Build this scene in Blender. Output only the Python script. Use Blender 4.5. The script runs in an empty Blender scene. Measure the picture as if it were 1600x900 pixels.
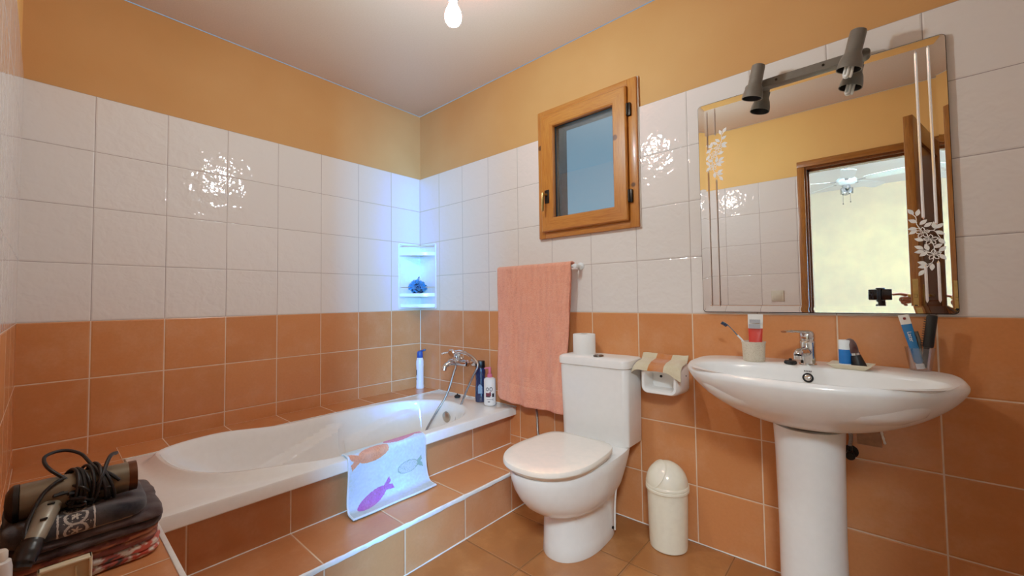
import bpy, bmesh, math, random
from mathutils import Vector, Matrix, noise
random.seed(7)
PI = math.pi
scn = bpy.context.scene
COL = scn.collection
V = Vector

# ------------------------------------------------------------------ helpers
def lin(r, g=None, b=None):
    if g is None:
        h = r.lstrip('#'); r, g, b = int(h[0:2], 16), int(h[2:4], 16), int(h[4:6], 16)
    f = lambda c: (c / 255 / 12.92) if c / 255 <= 0.04045 else ((c / 255 + 0.055) / 1.055) ** 2.4
    return (f(r), f(g), f(b), 1.0)

def smooth01(t):
    t = max(0.0, min(1.0, t)); return t * t * (3 - 2 * t)

class MB:
    """collects shapes and links them as ONE mesh object"""
    def __init__(s): s.bm = bmesh.new(); s.cols = {}
    def _mi(s, faces, mi):
        for f in faces: f.material_index = mi
    def box(s, x0, x1, y0, y1, z0, z1, bev=0.0, seg=2, mi=0, M=None):
        m = Matrix.Translation(((x0 + x1) / 2, (y0 + y1) / 2, (z0 + z1) / 2)) @ Matrix.Diagonal((abs(x1 - x0), abs(y1 - y0), abs(z1 - z0), 1))
        r = bmesh.ops.create_cube(s.bm, size=1, matrix=m)
        vs = r['verts']; es = list({e for v in vs for e in v.link_edges}); fs = {f for v in vs for f in v.link_faces}
        if bev > 0:
            rb = bmesh.ops.bevel(s.bm, geom=es, offset=bev, segments=seg, affect='EDGES', profile=0.5)
            fs = {f for f in fs if f.is_valid} | set(rb['faces'])
            vs = list({v for f in fs for v in f.verts})
        if M is not None: bmesh.ops.transform(s.bm, matrix=M, verts=vs)
        s._mi(fs, mi); return s
    def loft(s, rings, close=True, cap0=False, cap1=False, mi=0):
        R = [[s.bm.verts.new(p) for p in r] for r in rings]
        n = len(R[0]); fs = []
        for a, b in zip(R[:-1], R[1:]):
            for i in range(n if close else n - 1):
                j = (i + 1) % n
                try: fs.append(s.bm.faces.new((a[i], a[j], b[j], b[i])))
                except ValueError: pass
        if cap0: fs.append(s.bm.faces.new(list(reversed(R[0]))))
        if cap1: fs.append(s.bm.faces.new(R[-1]))
        s._mi(fs, mi); return R
    def tube(s, pts, r, n=10, closed=False, cap=True, mi=0, sq=None):
        pts = [V(p) for p in pts]; N = len(pts); rings = []
        rr = r if isinstance(r, (list, tuple)) else [r] * N
        up = None
        for i, p in enumerate(pts):
            a = pts[i - 1] if (i > 0 or closed) else p; b = pts[(i + 1) % N] if (i < N - 1 or closed) else p
            t = (b - a).normalized()
            if up is None:
                up = V((0, 0, 1)) if abs(t.z) < 0.9 else V((1, 0, 0))
            x = t.cross(up);
            if x.length < 1e-5: x = t.orthogonal()
            x.normalize(); y = x.cross(t).normalized(); up = y
            k = sq or (1, 1)
            rings.append([p + x * (math.cos(2 * PI * j / n) * rr[i] * k[0]) + y * (math.sin(2 * PI * j / n) * rr[i] * k[1]) for j in range(n)])
        if closed: rings.append(rings[0])
        s.loft(rings, True, cap and not closed, cap and not closed, mi); return s
    def lathe(s, prof, n=40, M=None, cap0=True, cap1=True, mi=0, sx=1, sy=1):
        M = M or Matrix.Identity(4)
        rings = [[M @ V((r * math.cos(2 * PI * j / n) * sx, r * math.sin(2 * PI * j / n) * sy, z)) for j in range(n)] for r, z in prof]
        s.loft(rings, True, cap0, cap1, mi); return s
    def cyl(s, p0, p1, r, n=24, mi=0, r1=None):
        p0, p1 = V(p0), V(p1); d = p1 - p0
        q = d.to_track_quat('Z', 'Y').to_matrix().to_4x4(); M = Matrix.Translation(p0) @ q
        return s.lathe([(r, 0), (r if r1 is None else r1, d.length)], n, M, mi=mi)
    def sphere(s, c, r, u=20, v=14, mi=0, sc=(1, 1, 1)):
        M = Matrix.Translation(c) @ Matrix.Diagonal((sc[0], sc[1], sc[2], 1))
        prof = [(max(1e-5, r * math.sin(PI * k / v)), -r * math.cos(PI * k / v)) for k in range(v + 1)]
        return s.lathe(prof, u, M, mi=mi)
    def prism(s, poly, d0, d1, plane='xz', mi=0, M=None):
        def P(a, b, d):
            p = V((a, d, b)) if plane == 'xz' else V((d, a, b)) if plane == 'yz' else V((a, b, d))
            return M @ p if M is not None else p
        s.loft([[P(a, b, d0) for a, b in poly], [P(a, b, d1) for a, b in poly]], True, True, True, mi); return s
    def quad(s, pts, mi=0):
        f = s.bm.faces.new([s.bm.verts.new(p) for p in pts]); f.material_index = mi; return f
    def grid(s, nu, nv, fn, mi=0, cf=None):
        """fn(u,v)->point, cf(u,v)->rgba per face corner"""
        P = [[s.bm.verts.new(fn(i / nu, j / nv)) for j in range(nv + 1)] for i in range(nu + 1)]
        lay = None
        if cf: lay = s.bm.loops.layers.float_color.get('Col') or s.bm.loops.layers.float_color.new('Col')
        for i in range(nu):
            for j in range(nv):
                f = s.bm.faces.new((P[i][j], P[i + 1][j], P[i + 1][j + 1], P[i][j + 1])); f.material_index = mi
                if cf:
                    c = cf((i + .5) / nu, (j + .5) / nv)
                    for l in f.loops: l[lay] = c
        return s
    def build(s, name, mat, parent=None, ang=38, recalc=True, subsurf=0, solid=0.0, smooth=True):
        if recalc: bmesh.ops.recalc_face_normals(s.bm, faces=s.bm.faces)
        me = bpy.data.meshes.new(name); s.bm.to_mesh(me); s.bm.free()
        for m in (mat if isinstance(mat, (list, tuple)) else [mat]): me.materials.append(m)
        if smooth:
            me.polygons.foreach_set('use_smooth', [True] * len(me.polygons))
            me.set_sharp_from_angle(angle=math.radians(ang))
        o = bpy.data.objects.new(name, me); COL.objects.link(o)
        if parent: o.parent = parent
        if solid:
            m = o.modifiers.new('Solidify', 'SOLIDIFY'); m.thickness = solid; m.offset = 0
        if subsurf:
            m = o.modifiers.new('Subsurf', 'SUBSURF'); m.levels = subsurf; m.render_levels = subsurf
        return o

def tag(o, label=None, cat=None, group=None, kind=None):
    if label: o['label'] = label
    if cat: o['category'] = cat
    if group: o['group'] = group
    if kind: o['kind'] = kind
    return o

def thing(name, label, cat, loc=(0, 0, 0), rz=0, group=None, kind=None):
    o = bpy.data.objects.new(name, None); COL.objects.link(o)
    o.location = loc; o.rotation_euler = (0, 0, rz); o.empty_display_size = 0.05
    return tag(o, label, cat, group, kind)

def bez(pts, n=8):
    """Catmull-Rom through points"""
    pts = [V(p) for p in pts]; out = []
    for i in range(len(pts) - 1):
        p0 = pts[max(0, i - 1)]; p1 = pts[i]; p2 = pts[i + 1]; p3 = pts[min(len(pts) - 1, i + 2)]
        for k in range(n):
            t = k / n
            out.append(0.5 * ((2 * p1) + (p2 - p0) * t + (2 * p0 - 5 * p1 + 4 * p2 - p3) * t * t + (3 * p1 - p0 - 3 * p2 + p3) * t ** 3))
    out.append(pts[-1]); return out

def text_mesh(name, txt, size, M, mat, parent=None, extrude=0.0004):
    cu = bpy.data.curves.new(name, 'FONT'); cu.body = txt; cu.size = size; cu.extrude = extrude
    cu.align_x = 'CENTER'; cu.align_y = 'CENTER'
    t = bpy.data.objects.new(name + '_tmp', cu); COL.objects.link(t)
    bpy.context.view_layer.update()
    me = bpy.data.meshes.new_from_object(t.evaluated_get(bpy.context.evaluated_depsgraph_get()))
    bpy.data.objects.remove(t); me.transform(M); me.materials.clear(); me.materials.append(mat)
    o = bpy.data.objects.new(name, me); COL.objects.link(o)
    if parent: o.parent = parent
    return o

# ------------------------------------------------------------------ materials
class NT:
    def __init__(s, name):
        s.m = bpy.data.materials.new(name); s.m.use_nodes = True; s.t = s.m.node_tree; s.t.nodes.clear()
        s.out = s.t.nodes.new('ShaderNodeOutputMaterial'); s.b = s.t.nodes.new('ShaderNodeBsdfPrincipled')
        s.link(s.b.outputs[0], s.out.inputs[0])
    def link(s, a, b): s.t.links.new(a, b)
    def n(s, typ, **kw):
        o = s.t.nodes.new(typ)
        for k, v in kw.items(): setattr(o, k, v)
        return o
    def setin(s, sock, v):
        if hasattr(v, 'is_linked') or hasattr(v, 'links'): s.link(v, sock)
        else: sock.default_value = v
    def math(s, op, a, b=0.0, c=0.0, clamp=False):
        o = s.n('ShaderNodeMath', operation=op, use_clamp=clamp)
        s.setin(o.inputs[0], a); s.setin(o.inputs[1], b)
        if len(o.inputs) > 2: s.setin(o.inputs[2], c)
        return o.outputs[0]
    def mix(s, f, a, b, blend='MIX'):
        o = s.n('ShaderNodeMix', data_type='RGBA', blend_type=blend)
        s.setin(o.inputs[0], f); s.setin(o.inputs[6], a); s.setin(o.inputs[7], b); return o.outputs[2]
    def coord(s, kind='Object'): return s.n('ShaderNodeTexCoord').outputs[kind]
    def noise(s, vec, scale, detail=3, rough=0.5, dist=0.0, col=False):
        o = s.n('ShaderNodeTexNoise'); s.link(vec, o.inputs['Vector'])
        o.inputs['Scale'].default_value = scale; o.inputs['Detail'].default_value = detail; o.inputs['Roughness'].default_value = rough; o.inputs['Distortion'].default_value = dist
        return o.outputs['Color' if col else 'Fac']
    def ramp(s, f, stops):
        o = s.n('ShaderNodeValToRGB'); s.link(f, o.inputs[0]); e = o.color_ramp.elements
        e[0].position, e[0].color = stops[0]; e[1].position, e[1].color = stops[-1]
        for p, c in stops[1:-1]: q = e.new(p); q.color = c
        return o.outputs[0]
    def maprange(s, v, a, b, c, d, smooth=False):
        o = s.n('ShaderNodeMapRange', interpolation_type='SMOOTHSTEP' if smooth else 'LINEAR')
        s.setin(o.inputs[0], v)
        for i, x in enumerate((a, b, c, d)): o.inputs[i + 1].default_value = x
        return o.outputs[0]
    def bump(s, h, strength=0.3, dist=0.002, prev=None):
        o = s.n('ShaderNodeBump'); s.link(h, o.inputs['Height']); o.inputs['Strength'].default_value = strength; o.inputs['Distance'].default_value = dist
        if prev is not None: s.link(prev, o.inputs['Normal'])
        s.link(o.outputs[0], s.b.inputs['Normal']); return o.outputs[0]
    def p(s, **kw):
        for k, v in kw.items():
            s.setin(s.b.inputs[{'col': 'Base Color', 'rough': 'Roughness', 'metal': 'Metallic', 'spec': 'Specular IOR Level', 'trans': 'Transmission Weight', 'ior': 'IOR', 'coat': 'Coat Weight', 'coatr': 'Coat Roughness', 'emit': 'Emission Color', 'estr': 'Emission Strength', 'alpha': 'Alpha', 'sheen': 'Sheen Weight', 'sss': 'Subsurface Weight'}[k]], v)
        return s

def simple(name, c, rough=0.4, metal=0.0, var=0.06, scale=40, spec=0.5, coat=0.0, bump=0.0):
    t = NT(name); c = lin(c) if isinstance(c, str) else c
    nz = t.noise(t.coord(), scale, 3)
    d = tuple(max(0, x * (1 - var)) for x in c[:3]) + (1,); e = tuple(min(1, x * (1 + var)) for x in c[:3]) + (1,)
    t.p(col=t.ramp(nz, [(0.35, d), (0.65, e)]), rough=rough, metal=metal, spec=spec)
    if coat: t.p(coat=coat, coatr=0.06)
    if bump: t.bump(nz, bump, 0.001)
    return t.m

def tile_mat(name, ua, va, uo, vo, us, vs, grout, tile_c, grout_c, rough=0.15, var=0.05, mottled=0.0, mot_c=None, wav=0.0, wscale=14, edge=0.0025, bumpd=0.002, mscale=6):
    """ua/va: object-space axes the tile grid runs along; uo/vo offsets; us/vs tile sizes (vs=0: no rows)"""
    t = NT(name); co = t.coord(); sep = t.n('ShaderNodeSeparateXYZ'); t.link(co, sep.inputs[0])
    def axis(a, off, size):
        x = t.math('DIVIDE', t.math('SUBTRACT', sep.outputs['XYZ'.index(a)], off), size)
        fr = t.math('FRACT', x); fl = t.math('FLOOR', x)
        d = t.math('MULTIPLY', t.math('MINIMUM', fr, t.math('SUBTRACT', 1.0, fr)), size)
        return d, fl
    du, fu = axis(ua, uo, us)
    if vs: dv, fv = axis(va, vo, vs); d = t.math('MINIMUM', du, dv)
    else: d = du; fv = 0.0
    mask = t.maprange(d, grout / 2 - 0.0006, grout / 2 + 0.0006, 0, 1, True)
    cmb = t.n('ShaderNodeCombineXYZ'); t.setin(cmb.inputs[0], fu); t.setin(cmb.inputs[1], fv)
    wn = t.n('ShaderNodeTexWhiteNoise', noise_dimensions='3D'); t.link(cmb.outputs[0], wn.inputs['Vector'])
    base = lin(tile_c); hsv = t.n('ShaderNodeHueSaturation'); hsv.inputs['Color'].default_value = base
    t.link(t.maprange(wn.outputs['Value'], 0, 1, 1 - var, 1 + var), hsv.inputs['Value'])
    c = hsv.outputs[0]
    if mottled:
        off = t.n('ShaderNodeVectorMath', operation='ADD'); t.link(co, off.inputs[0]); t.link(wn.outputs['Color'], off.inputs[1])
        nz = t.noise(off.outputs[0], mscale, 5, 0.62)
        c = t.mix(t.maprange(nz, 0.42, 0.78, 0, mottled, True), c, lin(mot_c))
        nz2 = t.noise(co, 90, 3)
        c = t.mix(t.maprange(nz2, 0.3, 0.7, 0.0, 0.18), c, tuple(x * 0.7 for x in base[:3]) + (1,))
    gn = t.noise(co, 30, 2)
    gc = t.mix(t.maprange(gn, 0.3, 0.7, 0, 0.35), lin(grout_c), tuple(x * 0.6 for x in lin(grout_c)[:3]) + (1,))
    t.p(col=t.mix(mask, gc, c), rough=t.maprange(mask, 0, 1, 0.8, rough), spec=0.5)
    h = t.maprange(d, grout / 2, grout / 2 + edge * 2, 0, 1, True)
    pn = None
    if wav:
        wvn = t.noise(co, wscale, 2.0, 0.55, 0.3)
        pn = t.bump(wvn, wav, 0.01)
    t.bump(h, 0.6, bumpd, pn)
    return t.m

def cloth_mat(name, c=None, rough=0.95, fine=900, bstr=0.6, attr=False, var=0.12, bdist=0.002):
    t = NT(name); co = t.coord()
    nz = t.noise(co, fine, 2, 0.6); nz2 = t.noise(co, 22, 4)
    if attr:
        a = t.n('ShaderNodeAttribute', attribute_name='Col'); base = a.outputs['Color']
    else: base = lin(c)
    m = t.mix(t.maprange(nz, 0.3, 0.7, 0, var * 2), base, (0.02, 0.015, 0.01, 1) if not attr else (0.02, 0.02, 0.02, 1))
    m = t.mix(t.maprange(nz2, 0.3, 0.75, 0, var), m, (1, 1, 1, 1))
    t.p(col=m, rough=rough, spec=0.1, sheen=0.3)
    t.bump(nz, bstr, bdist)
    return t.m

def wood_mat(name, c1, c2, axis='Z', scale=9, rough=0.35, stretch=14):
    t = NT(name); co = t.coord(); mp = t.n('ShaderNodeMapping'); t.link(co, mp.inputs[0])
    sc = [stretch, stretch, stretch]; sc['XYZ'.index(axis)] = 1.0; mp.inputs['Scale'].default_value = sc
    nz = t.noise(mp.outputs[0], scale * 0.35, 5, 0.6, 1.2); nz2 = t.noise(mp.outputs[0], scale * 2.2, 3, 0.6, 0.3)
    c = t.ramp(nz, [(0.3, lin(c1)), (0.5, lin(c2)), (0.72, lin(c1))])
    c = t.mix(t.maprange(nz2, 0.4, 0.8, 0, 0.5), c, tuple(x * 0.45 for x in lin(c1)[:3]) + (1,))
    vk = t.n('ShaderNodeTexVoronoi', feature='F1'); t.link(co, vk.inputs['Vector']); vk.inputs['Scale'].default_value = 5.5
    c = t.mix(t.maprange(vk.outputs['Distance'], 0.06, 0.10, 0.85, 0, True), c, (0.03, 0.012, 0.006, 1))
    t.p(col=c, rough=rough, spec=0.4, coat=0.25, coatr=0.2); t.bump(nz2, 0.12, 0.001)
    return t.m

def glass_mat(name, c=(1, 1, 1, 1), rough=0.02, mixg=0.12, tint=None, frk=1.0):
    """thin clear plastic or pane: transparent with fresnel reflection"""
    t = NT(name); nz = t.noise(t.coord(), 5, 1)
    tr = t.n('ShaderNodeBsdfTransparent'); tr.inputs[0].default_value = tint or c
    gl = t.n('ShaderNodeBsdfGlossy'); gl.inputs['Roughness'].default_value = rough
    fr = t.n('ShaderNodeFresnel'); fr.inputs[0].default_value = 1.5
    mx = t.n('ShaderNodeMixShader'); t.link(t.math('ADD', t.math('MULTIPLY', fr.outputs[0], frk), t.maprange(nz, 0, 1, mixg * .6, mixg), clamp=True), mx.inputs[0])
    t.link(tr.outputs[0], mx.inputs[1]); t.link(gl.outputs[0], mx.inputs[2]); t.link(mx.outputs[0], t.out.inputs[0])
    return t.m

M = {}
M['ceramic'] = simple('ceramic', 'F0ECE6', 0.26, var=0.015, coat=0.22)
M['acrylic'] = simple('acrylic', 'F2EEE8', 0.12, var=0.015, coat=0.3)
M['seat'] = simple('seat_plastic', 'F2E8D8', 0.14, var=0.02, coat=0.3)
M['bin'] = simple('bin_plastic', 'F2E6CC', 0.22, var=0.03)
M['wplastic'] = simple('white_plastic', 'E8EEF0', 0.2, var=0.02)
M['switch'] = simple('switch_plastic', 'DAD3BF', 0.3, var=0.03)
M['chrome'] = simple('chrome', 'D8D8D8', 0.09, 1.0, var=0.05)
M['steel'] = simple('braided_steel', '9C9A96', 0.3, 1.0, var=0.3, scale=400, bump=0.5)
M['black'] = simple('black_plastic', '0B0B0D', 0.35, var=0.3)
M['blackgloss'] = simple('black_glass', '08080A', 0.06, var=0.2)
M['rubber'] = simple('black_rubber', '0A0A0C', 0.55, var=0.3)
M['grey_metal'] = simple('grey_lacquer', '6B675F', 0.38, 0.15, var=0.06)
M['darkhole'] = simple('dark_hole', '050505', 0.8, var=0.1)
M['brass'] = simple('brass', 'B79A5E', 0.3, 1.0, var=0.1)
M['darkmetal'] = simple('dark_metal', '2A2622', 0.4, 0.8, var=0.15)
M['pine'] = wood_mat('pine_vertical', 'A45F22', 'BA7632', 'Z')
M['pine_h'] = wood_mat('pine_horizontal', 'A45F22', 'BA7632', 'X')
M['doorwood'] = wood_mat('door_wood', '8A501C', 'A4682C', 'Z', rough=0.28)
M['doordark'] = wood_mat('door_wood_dark', '5E3013', '743F1B', 'Z', rough=0.25)
M['doorwood_h'] = wood_mat('door_wood_head', '8A501C', 'A4682C', 'X', rough=0.28)
M['caulk'] = simple('white_caulk', 'E4E0D8', 0.45, var=0.1, scale=25)
M['nosing'] = simple('white_nosing', 'E6E4DE', 0.3, var=0.05)
M['pinkplastic'] = simple('pink_plastic', 'D46A86', 0.25, var=0.05)
M['bluecap'] = simple('blue_cap', '22479C', 0.3, var=0.1)
M['navyplastic'] = simple('navy_plastic', '16264A', 0.15, var=0.15, coat=0.4)
M['paper'] = cloth_mat('toilet_paper', 'EFEBE4', fine=300, bstr=0.2, var=0.03)
M['card'] = simple('card_core', 'A8927A', 0.8)
M['skin'] = simple('skin', 'B67A5E', 0.5, var=0.1)
M['sleeve'] = cloth_mat('sleeve_cloth', '2B2F3A', fine=500)
M['attr'] = cloth_mat('patterned_terry', attr=True, fine=700, bstr=0.5, var=0.1)
M['pinktowel'] = cloth_mat('pink_terry', 'EC9A7E', fine=260, bstr=1.0, var=0.2, bdist=0.006)
M['brownknit'] = cloth_mat('dark_brown_terry', '2A0F0E', fine=600, bstr=0.6, var=0.05)
# ------------------------------------------------------------------ camera
def set_camera():
    cd = bpy.data.cameras.new('camera'); co = bpy.data.objects.new('camera', cd); COL.objects.link(co)
    yaw, pit, rol = math.radians(-41.19853), math.radians(2.04980), math.radians(-0.69320)
    F = V((math.cos(pit) * math.sin(yaw), math.cos(pit) * math.cos(yaw), math.sin(pit)))
    R0 = V((math.cos(yaw), -math.sin(yaw), 0)); U0 = R0.cross(F)
    R = R0 * math.cos(rol) + U0 * math.sin(rol); U = -R0 * math.sin(rol) + U0 * math.cos(rol)
    m = Matrix((R, U, -F)).transposed().to_4x4(); m.translation = V((2.56752, -1.88909, 1.06406))
    co.matrix_world = m
    cd.sensor_width = 36; cd.lens = 638.483 / 1600 * 36; cd.sensor_fit = 'HORIZONTAL'
    cd.shift_x = 2.12 / 1600; cd.shift_y = -4.58 / 1600; cd.clip_start = 0.01; cd.clip_end = 60
    scn.camera = co
set_camera()

# ------------------------------------------------------------------ room shell
ZO, ZT, ZC, YF, XR = 0.9938, 1.9938, 2.4866, -1.96, 3.35
WHITE, TERRA, GW, GT = 'E2D9D2', 'CB8250', '9C918B', 'E2C4A6'
paint = NT('orange_paint'); _co = paint.coord(); _n = paint.noise(_co, 180, 3); _n2 = paint.noise(_co, 3, 3)
paint.p(col=paint.ramp(_n2, [(0.3, lin('C58F58')), (0.7, lin('CC9760'))]), rough=0.75, spec=0.25); paint.bump(_n, 0.25, 0.002); paint = paint.m
paint_lightened = simple('orange_paint_lightened', 'F0B66A', .75, var=.03, scale=3)  # same orange paint, extra light put into its colour for the door wall
ceilm = NT('ceiling_paint'); _co = ceilm.coord(); _n = ceilm.noise(_co, 150, 3)
ceilm.p(col=ceilm.ramp(_n, [(0.3, lin('CDB9A6')), (0.7, lin('D4C1AF'))]), rough=0.85, spec=0.2); ceilm.bump(_n, 0.2, 0.002); ceilm = ceilm.m
plaster = simple('outside_render', '8C8A86', 0.9, var=0.1)

def wall(name, ax, pos, inw, u0, u1, mats, holes=(), thick=0.15, zc=ZC, tiled=True, rec=0.008):
    """mats: white, terracotta, paint, reveal"""
    b = MB()
    us = sorted({u0, u1} | {h[i] for h in holes for i in (0, 1)})
    zs = sorted({0, zc} | ({ZO, ZT} if tiled else set()) | {h[i] for h in holes for i in (2, 3)})
    def P(u, d, z): return V((u, d, z)) if ax == 'x' else V((d, u, z))
    pr = pos - inw * rec if tiled else pos; po = pos - inw * thick
    def inhole(a, c): return any(h[0] - 1e-6 < a < h[1] + 1e-6 and h[2] - 1e-6 < c < h[3] + 1e-6 for h in holes)
    for i in range(len(us) - 1):
        for j in range(len(zs) - 1):
            a, c = us[i], us[i + 1]; z0, z1 = zs[j], zs[j + 1]
            if inhole((a + c) / 2, (z0 + z1) / 2): continue
            zm = (z0 + z1) / 2; mi = 2 if (not tiled or zm > ZT) else 0 if zm > ZO else 1
            d = pr if mi == 2 else pos
            if mi == 2 and tiled:
                if abs(a - u0) < 1e-6: a -= rec
                if abs(c - u1) < 1e-6: c += rec
            b.quad([P(a, d, z0), P(c, d, z0), P(c, d, z1), P(a, d, z1)], mi)
            b.quad([P(a, po, z0), P(c, po, z0), P(c, po, z1), P(a, po, z1)], 3)
    if tiled:
        cuts = sorted([(h[0], h[1]) for h in holes if h[2] < ZT < h[3]])
        a = u0
        for h0, h1 in cuts + [(u1, u1)]:
            if h0 > a: b.quad([P(a, pos, ZT), P(h0, pos, ZT), P(h0, pr, ZT), P(a, pr, ZT)], 0)
            a = h1
    for h in holes:
        for (a, z0, c, z1) in ((h[0], h[2], h[0], h[3]), (h[1], h[2], h[1], h[3]), (h[0], h[3], h[1], h[3]), (h[0], h[2], h[1], h[2])):
            if z0 == z1 == 0: continue
            b.quad([P(a, pr, z0), P(c, pr, z1), P(c, po, z1), P(a, po, z0)], 3)
    for (u, ) in ((u0,), (u1,)):
        b.quad([P(u, pr, 0), P(u, po, 0), P(u, po, zc), P(u, pr, zc)], 3)
    o = b.build(name, mats, recalc=False, smooth=False)
    return tag(o, kind='structure')

# tile materials use upper-case axis letters
def TM(name, ua, va, *a, **k): return tile_mat(name, ua.upper(), va.upper(), *a, **k)
def walltiles(ax, off, k):
    w = TM('white_tile_' + k, ax, 'z', off, ZO - 1, .25, .25, .0026, WHITE, GW, rough=0.07, var=0.02, wav=0.36, wscale=21)
    t = TM('terracotta_tile_' + k, ax, 'z', off, ZO - 1, .25, .25, .0042, TERRA, GT, rough=0.24, var=0.09, mottled=0.5, mot_c='D89C72', wav=0.05, wscale=12)
    return w, t
wl, tl = walltiles('y', -.2521, 'left'); wb, tb = walltiles('x', .2283, 'back'); wf, tf = walltiles('x', .17, 'front')
WIN = (1.172, 1.738, 1.424, 2.128)
DOOR = (2.222, 2.945, 0, 2.055)
wall('wall_left', 'y', 0, 1, YF, 0, [wl, tl, paint, plaster])
wall('wall_back', 'x', 0, -1, 0, XR, [wb, tb, paint, plaster], [WIN], thick=0.16)
wall('wall_front', 'x', YF, 1, 0, XR, [wf, tf, paint_lightened, plaster], [DOOR], thick=0.12)
wall('wall_right', 'y', XR, -1, YF, 0, [wl, wl, simple('white_paint', 'E4E0DA', .8, var=.02), plaster])
FLT = TM('floor_tile', 'x', 'y', 1.18, -.003, .3135, .3145, .004, '9E6438', '7C522C', rough=0.3, var=0.08, mottled=0.5, mot_c='C98D58', wav=0.04, wscale=10)
b = MB(); b.box(0, XR, YF, 0, -.1, 0); tag(b.build('floor', FLT, smooth=False), kind='structure')
b = MB(); b.box(0, XR, YF, 0, ZC, ZC + .08); tag(b.build('ceiling', ceilm, smooth=False), kind='structure')

# tub surround: ledges, bench, front panel, step
LED = TM('ledge_tile', 'y', 'x', -.2521, .212, .25, .2118, .0038, TERRA, GT, rough=0.24, var=0.08, mottled=0.5, mot_c='D89C72', wav=0.05)
PAN = TM('panel_tile', 'y', 'x', -.002, .0, .3145, 0, .0042, 'C47E50', GT, rough=0.3, var=0.08, mottled=0.55, mot_c='D29A74', wav=0.05)
ZL, ZS, XP, XS, YT = 0.42, 0.193, 0.90, 1.18, -1.66
BEN = TM('bench_tile', 'x', 'y', .212, YT, .25, .30, .0038, TERRA, GT, rough=0.24, var=0.08, mottled=0.5, mot_c='D89C72', wav=0.05)
b = MB(); b.box(0, .21, YT, 0, 0, ZL); tag(b.build('trim_1', LED, smooth=False), kind='structure')
b = MB(); b.box(0, 1.40, YF, YT, 0, ZL); tag(b.build('trim_2', BEN, smooth=False), kind='structure')
b = MB(); b.box(XP - .02, XP, YT, 0, 0, .372); tag(b.build('trim_3', PAN, smooth=False), kind='structure')
b = MB(); b.box(XP, XS, YT, 0, 0, ZS); tag(b.build('trim_4', PAN, smooth=False), kind='structure')
b = MB()
pts = [(XS + .001 + random.uniform(-.0012, .0012), YT + (0 - YT) * k / 60, ZS - .006) for k in range(61)]
b.tube(pts, [.0085 + random.uniform(-.001, .0012) for _ in pts], 8, sq=(.8, 1.15)); tag(b.build('trim_5', M['nosing']), kind='structure')
b = MB(); b.box(.9, 1.40, YT - .006, YT + .006, ZL - .02, ZL + .003, .002); tag(b.build('trim_6', M['nosing']), kind='structure')
def caulk(name, p0, p1, r=.0028):
    p0, p1 = V(p0), V(p1); b = MB(); n = 40
    b.tube([p0.lerp(p1, k / n) for k in range(n + 1)], [r * random.uniform(.75, 1.25) for _ in range(n + 1)], 6); tag(b.build(name, M['caulk']), kind='structure')
gl = simple('floor_grout', 'C9A27C', 0.8, var=0.1)
caulk('trim_7', (XP + .001, YT, ZS), (XP + .001, 0, ZS), .003)
caulk('trim_8', (XS + .001, YT, .001), (XS + .001, 0, .001), .0028)
caulk('trim_9', (XS, -.001, .001), (XR, -.001, .001), .0025)
caulk('trim_10', (.001, -.001, .42), (.001, -.001, ZO), .002)
caulk('trim_11', (.216, YT, .4215), (.216, -.003, .4215), .0016)
caulk('trim_12', (.212, -.002, .421), (.95, -.002, .421), .0035)

# ------------------------------------------------------------------ adjoining room seen in the mirror
Y2, X20, X21, ZC2 = -5.5, 0.6, 5.6, 2.556
cream = simple('cream_paint', 'ECE0C6', 0.8, var=0.03, scale=4); white = simple('white_ceiling', 'E9EDF2', 0.85, var=0.02)
fl2 = TM('hall_floor_tile', 'x', 'y', 0, 0, .33, .33, .004, 'B89878', '7E6A58', rough=0.3)
wall('wall_far', 'x', Y2, 1, X20, X21, [cream] * 4, tiled=False, zc=ZC2, thick=.1)
wall('wall_west', 'y', X20, 1, Y2, YF - .12, [cream] * 4, tiled=False, zc=ZC2, thick=.1)
wall('wall_east', 'y', X21, -1, Y2, YF - .12, [cream] * 4, tiled=False, zc=ZC2, thick=.1)
b = MB(); b.box(X20, X21, YF - .121, YF - .13, 0, ZC2)
b.bm.free(); b = MB()
for q in ((X20, DOOR[0], 0, ZC2), (DOOR[1], X21, 0, ZC2), (DOOR[0], DOOR[1], DOOR[3], ZC2)):
    b.quad([V((q[0], YF - .121, q[2])), V((q[1], YF - .121, q[2])), V((q[1], YF - .121, q[3])), V((q[0], YF - .121, q[3]))])
tag(b.build('wall_near', cream, smooth=False), kind='structure')
b = MB(); b.box(X20, X21, Y2, YF, -.1, -.001); tag(b.build('floor', fl2, smooth=False), kind='structure')
b = MB(); b.box(X20, X21, Y2, YF - .12, ZC2, ZC2 + .08); tag(b.build('ceiling', white, smooth=False), kind='structure')

# ------------------------------------------------------------------ door, casing, leaf
D = thing('door_1', 'brown wooden bathroom door standing open, with its frame', 'door', (0, 0, 0), kind='structure')
def casing(y0, y1, parent, nm):
    b = MB()
    b.box(2.180, 2.227, y0, y1, 0, 2.05, .004); b.box(2.940, 2.987, y0, y1, 0, 2.05, .004)
    b.build(nm, M['doorwood'], parent)
    b = MB(); b.box(2.180, 2.987, y0, y1, 2.05, 2.097, .004); b.build('door_head', M['doorwood_h'], parent)
casing(YF, YF + .014, D, 'door_casing'); casing(YF - .135, YF - .121, D, 'door_casing')
b = MB(); b.box(2.222, 2.240, YF - .121, YF, 0, 2.05); b.box(2.927, 2.945, YF - .121, YF, 0, 2.05); b.box(2.240, 2.927, YF - .121, YF, 2.034, 2.055)
b.box(2.240, 2.252, YF - .10, YF - .045, 0, 2.034); b.box(2.240, 2.927, YF - .10, YF - .045, 2.02, 2.034)
b.build('door_jamb', M['doordark'], D)
HX, HY = 2.928, YF + .016
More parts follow.
